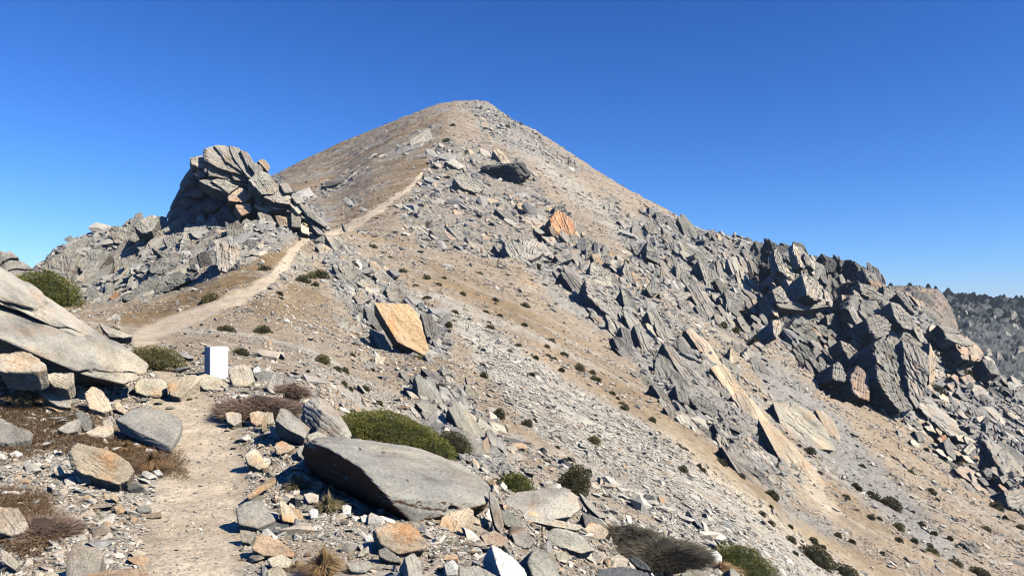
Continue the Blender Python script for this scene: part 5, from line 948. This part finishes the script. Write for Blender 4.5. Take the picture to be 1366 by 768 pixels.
tuft(395, 760, 36, 16, 'thin straw grass left of the orange tuft at the bottom', STR, 300)
# ---- brown grass mat
gm = (grass*(Yg < 16)*visb*np.clip(dv, 0, .004)).ravel()
if gm.sum() > 0:
    nb = 42000; pk = np.clip(np.searchsorted(np.cumsum(gm/gm.sum()), prg.random(nb)), 0, nu*nr-1); b0 = P1.reshape(-1, 3)[pk]; b0 = b0+prg.normal(size=(nb, 3))*[.01, .01, 0]
    th = prg.normal(-0.6, 1.1, nb); ln = prg.uniform(.04, .11, nb)[:, None]; d = np.stack([np.cos(th), np.sin(th), prg.uniform(.15, .8, nb)], 1); p1 = b0+d*ln*.6; p2 = b0+d*ln*[1, 1, .55]
    s = np.stack([-np.sin(th), np.cos(th), 0*th], 1)*.0022; V = np.stack([b0-s, b0+s, p1+s, p1-s, p2], 1).reshape(-1, 3); k = np.arange(nb)[:, None]*5
    Fi = np.concatenate([np.concatenate([k, k+1, k+2], 1), np.concatenate([k, k+2, k+3], 1), np.concatenate([k+3, k+2, k+4], 1)], 0).ravel(); cl = np.array([(.24,.145,.07), (.30,.19,.095), (.36,.25,.14), (.17,.10,.05)])[prg.integers(0, 4, nb)]
    tag(link('dry_grass', mesh_np('dry_grass', V, Fi, 3, M_LEAF, False, np.repeat(cl, 5, 0))), 'matted brown dry grass on the left bank', 'grass', kind='stuff')
# ---- trees on the far ridges
def conifer_proto():
    n = 420; t = prg.random(n); th = prg.uniform(0, 6.283, n); r = (1-t)*0.5*prg.uniform(.55, 1, n)+.03; c = np.stack([np.cos(th)*r, np.sin(th)*r, .12+t*.88], 1)
    V, Fi = tri_leaves(c, np.stack([np.cos(th), np.sin(th), 0*th-.1], 1), .12, prg, .6); cl = np.array([(.045,.065,.03), (.065,.085,.04), (.03,.045,.022)])[prg.integers(0, 3, n)]
    cr = mesh_np('crown', V, Fi, 3, M_LEAF, False, np.repeat(cl, 3, 0)); m = 6; a = np.arange(m)/m*6.283
    Vt = np.vstack([np.stack([.05*np.cos(a), .05*np.sin(a), 0*a-.1], 1), np.stack([.015*np.cos(a), .015*np.sin(a), 0*a+.9], 1)]); Ft = np.array([[i, (i+1) % m, m+(i+1) % m, m+i] for i in range(m)]).ravel()
    return cr, mesh_np('trunk', Vt, Ft, 4, M_LEAF, True, np.tile((.07, .05, .035), (12, 1)))
TP = [conifer_proto() for _ in range(4)]
TR = []
for x in np.arange(1183, 1262, 9): TR.append((x+random.uniform(-3, 3), None, (195, 245), random.uniform(1.0, 1.9)))
for x in np.arange(1256, 1400, 2.2): TR.append((x+random.uniform(-1, 1), None, (470, 490), random.uniform(1.8, 3.6)))
for k in range(95): TR.append((random.uniform(1258, 1400), 'f', (400, 480), random.uniform(1.8, 3.6)))
for k in range(14): TR.append((random.uniform(1255, 1275), 'f', (330, 430), random.uniform(2, 4)))
for x, md, (y0, y1), hh in TR:
    if md is None:
        ys = np.linspace(y0, y1, 30); zz_ = vbase(np.full(30, x), np.log(ys)); Y = float(ys[int(np.argmax(zz_))])
    else: Y = random.uniform(y0, y1)
    ix = int(np.clip(np.searchsorted(US, (x-CX)/F), 0, nu-1)); iy = int(np.clip(np.searchsorted(LY, math.log(Y)), 0, nr-1)); q = P1[ix, iy]
    root = bpy.data.objects.new('pine_tree', None); COL.objects.link(root); root.location = (float(q[0]), float(q[1]), float(q[2])-.2); root.scale = (hh*random.uniform(.8, 1.3),)*2+(hh,); root.rotation_euler = (0, 0, random.uniform(0, 6))
    nearr = Y < 260
    tag(root, 'small dark pine on the tan ridge behind the right-hand crags' if nearr else 'dark pine tree on the distant right-hand ridge', 'pine tree', 'pines on the tan ridge' if nearr else 'pines on the far ridge')
    cr, tk = random.choice(TP); link('crown', cr, root); link('trunk', tk, root)

# ---------------------------------------------------------------- air
hm_ = bpy.data.materials.new('air'); hm_.use_nodes = True; ht = hm_.node_tree; ht.nodes.remove(ht.nodes['Principled BSDF'])
pv = ht.nodes.new('ShaderNodeVolumePrincipled'); pv.inputs['Color'].default_value = (.72, .84, 1, 1); pv.inputs['Density'].default_value = 0.00018; ht.links.new(pv.outputs[0], ht.nodes['Material Output'].inputs['Volume'])
bm = bmesh.new(); bmesh.ops.create_cube(bm, size=1); bmesh.ops.scale(bm, vec=(9000, 9000, 380), verts=bm.verts); me = bpy.data.meshes.new('haze'); bm.to_mesh(me); bm.free(); me.materials.append(hm_)
tag(link('haze', me, loc=(0, 0, -100)), 'thin blue mountain air', kind='stuff')
